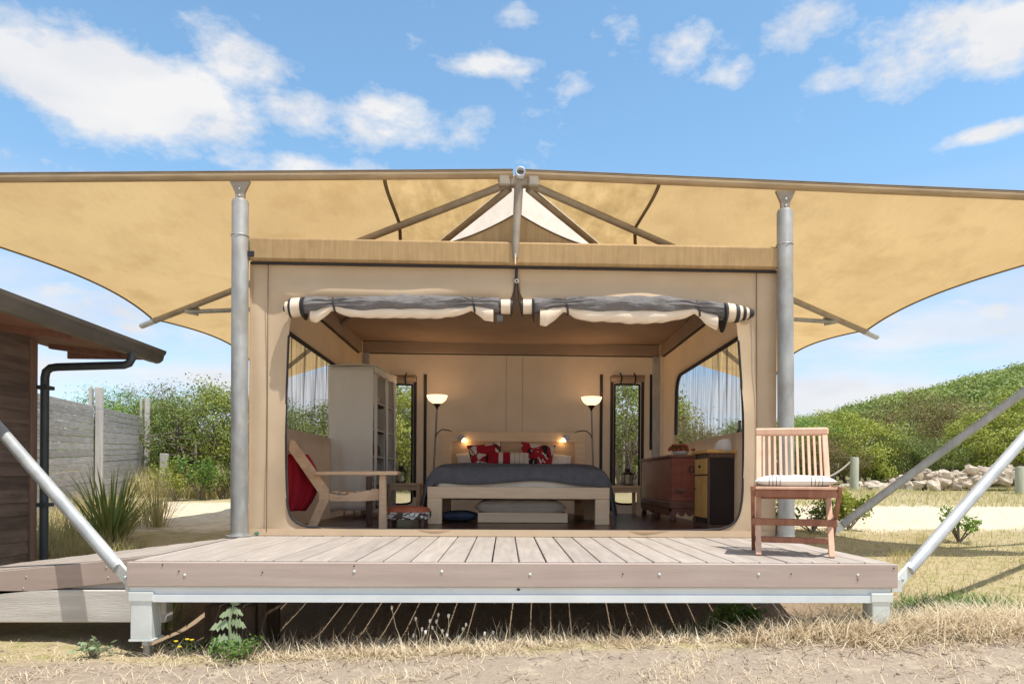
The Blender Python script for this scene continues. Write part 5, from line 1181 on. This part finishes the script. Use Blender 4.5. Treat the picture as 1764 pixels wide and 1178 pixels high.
# left of the tent
bush('bright', at(215, 13.5), 13.5, 0.84, 'feathery bright green shrub rising behind the slat fence', .5)
bush('olive', at(292, 13.0), 13.0, 0.80, 'olive green shrub just right of the slat fence', 1.2)
bush('open', at(345, 12.0), 12.0, 0.80, 'open shrub showing grey twisted stems left of the steel post', 2.2, 1.05)
bush('yellow2', at(392, 13.0), 13.0, 0.80, 'tall yellow green shrub behind the left steel post', 3.0, 1.08)
bush('olive2', at(455, 14.5), 14.5, 0.78, 'dark olive shrub close behind the left tent corner', .2)
bush('olive2', at(95, 15.5), 15.5, .72, 'small olive treetop between shed pipe and fence', 4)
bush('rusty', at(262, 16), 16.0, 0.9, 'dull olive shrub at the back of the thicket right of the fence', 4, 1.1)
# behind the tent, seen through its windows
for i, (px, Y, k, s, lb) in enumerate([(560, 11.5, 'olive', .74, 'olive shrub seen through the gauze of the left side window'), (700, 12.5, 'yellow2', .92, 'yellow green shrub filling the left rear window'), (655, 15, 'olive2', .95, 'tall olive shrub behind the wardrobe outside the tent'),
        (1075, 12.0, 'open', .95, 'open branching shrub filling the right rear window'), (1110, 14.5, 'yellow', 1.0, 'pale shrub behind the branching one outside the right rear window'), (1180, 12.0, 'rusty', .60, 'low rusty shrub seen through the right side window'), (1265, 13.0, 'olive', .60, 'low olive shrub seen at the front of the right side window')]):
    bush(k, at(px, Y), Y, s, lb, i * 1.3)
# right: scrub behind the stone wall
for i, (px, Y, k, s, sz, lb) in enumerate([
        (1392, 17.0, 'bright', .74, .95, 'feathery bright green shrub behind the folding chair back'),
        (1335, 16.0, 'olive2', .62, 1.0, 'small olive shrub between tent corner and right steel post'),
        (1425, 15.0, 'rusty', .62, .8, 'low rusty shrub beside the rope'),
        (1468, 15.8, 'yellow', .86, .95, 'rounded yellow green shrub behind the rope post'),
        (1545, 16.0, 'olive', .66, .85, 'low olive shrub above the left end of the stone wall'),
        (1560, 18.0, 'rusty', 1.0, 1.0, 'large rusty olive shrub above the middle of the stone wall'),
        (1620, 15.4, 'olive2', .56, .8, 'low dark olive shrub touching the middle of the stone wall'),
        (1655, 18.0, 'rusty', 1.0, 1.0, 'rusty brown shrub behind the upper steel brace'),
        (1705, 15.6, 'yellow', .86, .95, 'bushy yellow green shrub between the two steel braces'),
        (1775, 16.0, 'yellow2', .95, 1.0, 'yellow green shrub at the right edge behind the stone wall'),
        (1745, 20.5, 'yellow', 1.05, 1.0, 'tall yellow shrub at the right edge above the brace'),
        (1500, 21.0, 'olive2', .82, .9, 'olive shrub in the second row behind the yellow one'),
        (1610, 25.0, 'olive', .95, 1.0, 'olive shrub high behind the rusty ones'),
        (1440, 23.0, 'bright', .85, .85, 'soft green shrub at the foot of the hill by the chair'),
        (1660, 30.0, 'bright', 1.1, 1.0, 'large vivid green bush on the lower hillside'),
        (1730, 30.0, 'bright', 1.3, 1.0, 'largest vivid green bush below the skyline at the right edge'),
        (1805, 27.0, 'bright', 1.3, 1.0, 'vivid green bush cut off by the right edge'),
        (1575, 36.0, 'bright', 1.05, .9, 'vivid green bush lower left on the hillside'),
        (1820, 19.0, 'olive', 1.2, 1.0, 'olive shrub just outside the right edge')]):
    bush(k, at(px, Y), Y, s, lb, i * 1.7 + .4, sz)
# heath on the hillside: one mass
rng = np.random.default_rng(5); C = []; Szs = []
n = 0
cs = []
for _ in range(3600):
    y = 32 + 110 * rng.random() ** .9; x = (-.02 + .95 * rng.random()) * (y + 4) ; cs.append((x, y))
Cs = []; Os = []
for (x, y) in cs:
    r = rng.uniform(.8, 1.9) * (1 + y / 160); k = 90; d = rng.normal(size=(k, 3)); d[:, 2] = np.abs(d[:, 2]) * .9; d /= np.linalg.norm(d, axis=1, keepdims=True)
    h = r * rng.uniform(.5, .85); Cs.append(np.array([x, y, HZ(x, y) - .1]) + d * np.array([r, r, h]) * rng.uniform(.75, 1.05, size=(k, 1))); Os.append(d)
Cs = np.concatenate(Cs); Os = np.concatenate(Os)
V, Q = leaf_quads(Cs, .42, rng, .2, .8, Os * 1.4)
o = bpy.data.objects.new('hillside_scrub', fast_mesh('hillside_scrub', V, None, Q, M['leaf_far'])); COL.objects.link(o); tag(o, 'dense low green heath covering the hillside', 'scrub', kind='stuff')
# far line of scrub all round the flat ground behind
rng = np.random.default_rng(9); Cs = []; Os = []
for _ in range(900):
    y = rng.uniform(16, 60); x = rng.uniform(-1.0, .25) * (y + 6); r = rng.uniform(.8, 1.6); k = 60
    if y < 22 and x > -4: continue
    d = rng.normal(size=(k, 3)); d[:, 2] = np.abs(d[:, 2]); d /= np.linalg.norm(d, axis=1, keepdims=True)
    Cs.append(np.array([x, y, G(x, y)]) + d * np.array([r, r, r * 1.0]) * rng.uniform(.6, 1.05, size=(k, 1))); Os.append(d)
V, Q = leaf_quads(np.concatenate(Cs), .42, rng, .2, .6, np.concatenate(Os))
o = bpy.data.objects.new('distant_scrub', fast_mesh('distant_scrub', V, None, Q, M['leaf_a'])); COL.objects.link(o); tag(o, 'distant low green scrub behind the thicket', 'scrub', kind='stuff')
# ------------------------------------------------------------------ grasses
def blades(pts, hmin, hmax, w, lean, rng, droop=.5):
    """bent blades rooted at pts (n x 3)"""
    n = len(pts); an = rng.uniform(0, 2 * np.pi, n); h = rng.uniform(hmin, hmax, n); ln = np.clip(rng.normal(lean, .25, n), 0, 1.5)
    d = np.stack([np.cos(an), np.sin(an), np.zeros(n)], 1); s = np.stack([-np.sin(an), np.cos(an), np.zeros(n)], 1) * (w * rng.uniform(.6, 1.4, n))[:, None]
    up = np.array([0, 0, 1.0])
    m1 = pts + (d * np.sin(ln)[:, None] + up * np.cos(ln)[:, None]) * (h * .55)[:, None]
    l2 = np.clip(ln + droop * rng.uniform(.3, 1.4, n), 0, 2.0); tip = m1 + (d * np.sin(l2)[:, None] + up * np.cos(l2)[:, None]) * (h * .5)[:, None]
    V = np.stack([pts - s * .5, pts + s * .5, m1 + s * .4, m1 - s * .4, tip], 1).reshape(-1, 3); b = np.arange(n)[:, None] * 5
    return V, b + np.array([[0, 1, 2, 3]]), b + np.array([[3, 2, 4]])
def scatter(n, fx, fy, rng, dens=None, dz=-.01):
    out = []
    while len(out) < n:
        x, y = rng.uniform(*fx), rng.uniform(*fy)
        if dens is not None and rng.random() > dens(x, y): continue
        out.append((x, y, G(x, y) + dz))
    return np.array(out)
def grass(name, label, sets, mat, seed):
    rng = np.random.default_rng(seed); Vs, Qs, Ts, k = [], [], [], 0
    for (n, fx, fy, hmin, hmax, w, lean, dens, droop) in sets:
        V, Q, T = blades(scatter(n, fx, fy, rng, dens), hmin, hmax, w, lean, rng, droop); Vs.append(V); Qs.append(Q + k); Ts.append(T + k); k += len(V)
    o = bpy.data.objects.new(name, fast_mesh(name, np.concatenate(Vs), np.concatenate(Ts), np.concatenate(Qs), mat)); COL.objects.link(o)
    return tag(o, label, 'grass', kind='stuff')
berm = lambda x, y: math.exp(-((y - .06 - .05 * math.sin(x * 2.3)) / .17) ** 2) * (.35 if x < -1.7 else 1)
thin = lambda x, y: .25 + .75 * max(0, wob(x * 1.3, y * 2.2))
heap = lambda x, y: math.exp(-(((x - 2.35) / .75) ** 2 + ((y - .02) / .20) ** 2))
grass('straw', 'dry cut straw lying along the front of the deck', [
    (17000, (-2.2, 3.3), (-.3, .45), .05, .17, .005, 1.15, berm, .3), (11000, (-3.4, 3.6), (-1.0, .0), .03, .11, .004, 1.35, thin, .1), (2500, (-3.4, 3.6), (-.9, -.1), .03, .09, .004, .8, lambda x, y: 1 if wob(x * 1.9 + 3, y * 2.5) > .35 else .02, .6),
    (9000, (1.2, 3.8), (-.45, .5), .08, .26, .006, 1.05, heap, .4), (700, (-1.7, 2.2), (0, .3), .10, .22, .004, .45, None, .5), (1500, (-4, -2.1), (-.35, .4), .03, .08, .005, 1.2, None, .3)], M['straw'], 1)
off = lambda x, y: 1.0 if (abs(x) > 2.45) else 0.0
lawnd = lambda x, y: off(x, y) * (.45 + .55 * max(0, wob(x * .9, y * .9) + .4))
grass('lawn_grass', 'short patchy dry lawn right of the deck', [(30000, (2.3, 9), (.2, 4.4), .025, .065, .006, .7, lawnd, .5), (9000, (2.6, 16), (8.2, 13.4), .06, .16, .014, .6, None, .5), (2500, (2.4, 9), (.6, 4.2), .06, .14, .005, .4, lambda x, y: off(x, y) * (1 if wob(x * 1.7, y * 1.7) > .55 else .04), .5)], M['lawn'], 2)
gp = lambda x, y: math.exp(-(((x - 2.75) / .45) ** 2 + ((y - .42) / .18) ** 2)) + .8 * math.exp(-(((x - 1.45) / .22) ** 2 + ((y - .75) / .3) ** 2)) + .5 * math.exp(-(((x + 2.2) / .12) ** 2 + ((y - .55) / .2) ** 2))
grass('green_grass', 'fresh green grass sprouting beside the right deck leg', [(5200, (-2.5, 4), (-.1, 1.3), .05, .14, .006, .7, gp, .6)], M['greengrass'], 3)
lg = lambda x, y: .25 + .75 * (1 if wob(x * .8, y * .8) > -.1 else .2)
lgd = lambda x, y: (lg(x, y) if x < -3.95 - .24 * max(0, y - 2.0) - .25 * wob(x, y) and not (x < -3.75 and y < 1.9) else 0.0)
grass('tall_grass', 'tall yellowing grass between shed, fence and sandy track', [(9000, (-7.5, -2.5), (1.95, 6.5), .12, .42, .008, .35, lgd, .7), (7000, (-10, -4.0), (9.5, 12.5), .25, .75, .016, .3, None, .7), (2600, (-4.6, -3.5), (1.8, 2.8), .08, .28, .006, .5, None, .6)], M['tallgrass'], 4)
grass('hollow_litter', 'brown dry grass litter on the bank under the deck', [(7000, (-1.9, 2.2), (.35, 2.6), .05, .16, .006, 1.25, None, .3)], pmat('brown_litter', (.42, .30, .19), (.55, .41, .27), scale=9, rough=.9, c3=(.28, .19, .13), c3amt=.6), 5)
# pebbles and twigs on the bare ground in front
rr = random.Random(90); mb = MB()
for i in range(420):
    x, y = rr.uniform(-3.4, 3.8), rr.uniform(-1.0, .15); r = rr.uniform(.004, .014)
    mb.blob((x, y, G(x, y) + r * .2), (r, r * rr.uniform(.6, 1), r * .6), 6, .25, rr)
for i in range(160):
    x, y = rr.uniform(-3.4, 3.8), rr.uniform(-1.0, .2); an = rr.uniform(0, 6.28); l = rr.uniform(.03, .12); p = Vector((x, y, G(x, y) + .006)); d = Vector((math.cos(an), math.sin(an), rr.uniform(-.05, .2))) * l
    mb.tube([p, p + d * .5 + Vector((0, 0, rr.uniform(0, .012))), p + d], [.003, .0025, .0015], 4)
tag(mb.build('ground_litter', pmat('grey_brown_litter', (.20, .16, .12), (.36, .30, .23), scale=20, rough=.9), None, fix=False), 'small pebbles and twigs strewn over the bare ground', 'litter', kind='stuff')
# ------------------------------------------------------------------ single plants
def strap_clump(c, n, length, seed, name, label, mat, w=.022):
    rng = np.random.default_rng(seed); Vs = []; Qs = []; k = 0
    for i in range(n):
        an = rng.uniform(0, 6.28); L_ = length * rng.uniform(.55, 1.1); ln = rng.uniform(.05, .75); d = np.array([math.cos(an), math.sin(an), 0]); s = np.array([-d[1], d[0], 0]); p = np.array(c) + d * rng.uniform(0, .16); S = 6
        for j in range(S + 1):
            t = j / S; a_ = ln + .9 * t * t * ln + .1 * t; wd_ = w * (1 - t ** 2.2) + .001
            Vs += [p - s * wd_ / 2, p + s * wd_ / 2]; p = p + (d * math.sin(a_) + np.array([0, 0, 1]) * math.cos(a_)) * L_ / S
        Qs += [(k + 2 * j, k + 2 * j + 1, k + 2 * j + 3, k + 2 * j + 2) for j in range(S)]; k += 2 * (S + 1)
    t_ = thing(name, label, 'plant', c)
    o = bpy.data.objects.new('leaves', fast_mesh('leaves', np.array(Vs) - np.array(c), None, np.array(Qs), mat)); COL.objects.link(o); o.parent = t_; o['kind'] = 'stuff'
def gp_(px, py, Y):
    q = P(px, py, Y); return (q.x, Y, G(q.x, Y))
strap_clump(gp_(190, 930, 3.4), 130, .82, 4, 'flax_plant', 'large clump of green strap leaves in front of the fence', M['flax'])
strap_clump(gp_(270, 920, 4.4), 90, .62, 6, 'grass_tussock', 'straw coloured tussock right of the green strap-leaf clump', M['tallgrass'], .010)
strap_clump(gp_(283, 1075, 1.0), 34, .42, 7, 'flax_plant', 'small dark strap-leaf plant in shade behind the left deck leg', M['flax'], .012)
def small_shrub(c, h, r, seed, label, mat, n=650, ls=.05, stem=True, name='small_shrub'):
    rng = np.random.default_rng(seed); rr = random.Random(seed); t_ = thing(name, label, 'shrub', c); c = Vector(c); mb = MB(); tips = []
    for k in range(9):
        an = rr.uniform(0, 6.28); p1 = c + Vector((r * rr.uniform(.2, 1) * math.cos(an), r * rr.uniform(.2, 1) * math.sin(an), h * rr.uniform(.5, 1))); mid = c.lerp(p1, .5) + Vector((rr.uniform(-.04, .04), rr.uniform(-.04, .04), .02)); mb.tube([c, mid, p1], [.010, .007, .003], 6); tips.append((mid, p1))
    mb.build('stem', M['bark'], t_, smooth=True)
    C = np.array([list(tips[rng.integers(9)][0].lerp(tips[rng.integers(9)][1], rng.random())) for _ in range(n)]) if not stem else np.array([list(a_.lerp(b_, rng.random() ** .7)) for a_, b_ in [tips[rng.integers(9)] for _ in range(n)]])
    C += rng.normal(size=C.shape) * r * .13
    V, Q = leaf_quads(C, ls, rng, .5, .5); o = bpy.data.objects.new('crown', fast_mesh('crown', V - np.array(c), None, Q, mat)); COL.objects.link(o); o.parent = t_
small_shrub(gp_(1652, 935, 3.3), .40, .26, 3, 'small leafy sapling on the lawn behind the front right brace', M['leaf_b'], 420, .05)
small_shrub(gp_(1462, 895, 4.2), .42, .28, 5, 'low bright green bush right of the folding chair', M['leaf_y'], 1500, .05)
small_shrub(gp_(1400, 905, 3.9), .36, .42, 8, 'scrubby grey green bush seen between the folding chair legs', M['leaf_a'], 900, .045)
small_shrub(gp_(1335, 905, 3.6), .40, .35, 9, 'low green bush between right steel post and tent wall', M['leaf_b'], 700, .05)
small_shrub(gp_(1265, 1065, .9), .20, .22, 12, 'dark green weed growing under the right part of the deck', M['leaf_b'], 800, .04)
small_shrub(gp_(345, 868, 9.2), .75, .55, 31, 'leafy green weed below the open shrub near the left post', M['leaf_b'], 900, .07)
small_shrub(gp_(300, 865, 9.0), .7, .5, 32, 'yellow green weed in the long grass by the short grey post', M['leaf_y'], 800, .06)
small_shrub(gp_(385, 868, 9.6), .6, .5, 33, 'small olive weed at the sandy track edge beside the left post', M['leaf_a'], 700, .06)
# thistle in front of the pier
c = Vector(gp_(392, 1125, -.02)); th_ = thing('thistle', 'pale green lobed thistle growing in front of the brown pier', 'plant', c); rr = random.Random(4)
top = P(402, 1040, -.02); stem = [c, c.lerp(top, .3) + Vector((.01, 0, 0)), c.lerp(top, .65) + Vector((-.012, 0, 0)), top]
MB().tube(stem, [.012, .011, .008, .004], 8).build('stem', M['thistle'], th_, smooth=True)
def lobed(base, d, length, w, seed):
    r2 = random.Random(seed); d = Vector(d).normalized(); side = d.cross(Vector((0, -1, .35))).normalized(); mb = MB(); L_, R_ = [], []
    n = 9
    for i in range(n + 1):
        t = i / n; p = base + d * length * t + Vector((0, 0, -.05 * t * t)); ww = w * (math.sin(math.pi * min(1, t * .92 + .08)) ** .7) * (1.25 if i % 2 else .62)
        L_.append(p + side * ww + Vector((0, 0, r2.uniform(-.006, .006)))); R_.append(p - side * ww + Vector((0, 0, r2.uniform(-.006, .006))))
    mb.add(L_ + R_, [(i, i + 1, n + 2 + i, n + 1 + i) for i in range(n)]); return mb
for k, (t, dx, dz, ln) in enumerate([(.35, -1, .25, .11), (.4, .9, .3, .10), (.62, -1, .2, .12), (.66, 1, .25, .11), (.82, -.8, .5, .08), (.85, .8, .45, .08), (.97, .3, 1, .07), (.2, 1, .1, .10), (.15, -1, .05, .09)]):
    base = c.lerp(top, t); lobed(base, (dx, rr.uniform(-.5, .3), dz), ln, .028, k).build('leaf', M['thistle'], th_, fix=False)
small_shrub(gp_(415, 1130, -.04), .10, .20, 15, 'green ground weed spreading round the foot of the thistle', M['greengrass'], 420, .03, name='ground_weed')
small_shrub(gp_(160, 1118, -.05), .09, .12, 16, 'small grey green weed on the ground below the ramp', M['thistle'], 90, .04, name='ground_weed')
# hare's-tail stems with white seed heads
rr = random.Random(8)
hc = gp_(750, 1115, .06); hg = thing('seed_head_grass', 'wispy grass with fluffy white seed heads in front of the deck', 'plant', hc)
for (px, py) in [(675, 1048), (716, 1067), (741, 1070), (755, 1060), (752, 1072), (773, 1062), (727, 1085), (745, 1082), (762, 1088), (803, 1077), (798, 1085), (733, 1090), (770, 1095), (835, 1092), (850, 1091), (790, 1098), (712, 1096)]:
    tp = P(px, py, .04 + rr.uniform(-.05, .08)); bx = P(px + rr.uniform(-14, 26), 1118, tp.y); b0 = Vector((bx.x, tp.y, G(bx.x, tp.y) - .01))
    MB().tube([b0, b0.lerp(tp, .55) + Vector((rr.uniform(-.02, .02), 0, .01)), tp], [.0026, .0022, .0018], 5).build('stem', M['straw'], hg, smooth=True)
    MB().blob(tp + Vector((0, 0, .006)), (.007, .007, .012), 9, .45, rr).build('seed_head', M['seed'], hg)
# yellow daisies
for j, (px, py, Y, nfl, lb) in enumerate([(1690, 1085, .1, 4, 'yellow flowers in the grass right of the deck leg'), (1738, 1092, .05, 3, 'yellow flowers at the lower right corner'), (318, 1110, 0, 4, 'tiny yellow flowers on thin stems beside the thistle')]):
    c = gp_(px, py + 10, Y); t_ = thing('wildflowers', lb, 'flowers', c); rr = random.Random(40 + j)
    for k in range(nfl):
        tp = P(px + rr.uniform(-16, 16), py + rr.uniform(-10, 8), Y); b0 = Vector((tp.x + rr.uniform(-.02, .02), Y, G(tp.x, Y) - .01))
        MB().tube([b0, tp], .002, 5).build('stem', M['greengrass'], t_); MB().lathe([(.001, .004), (.012, .003), (.011, -.002), (.001, -.004)], tp, 9).build('blossom', M['yellow'], t_)
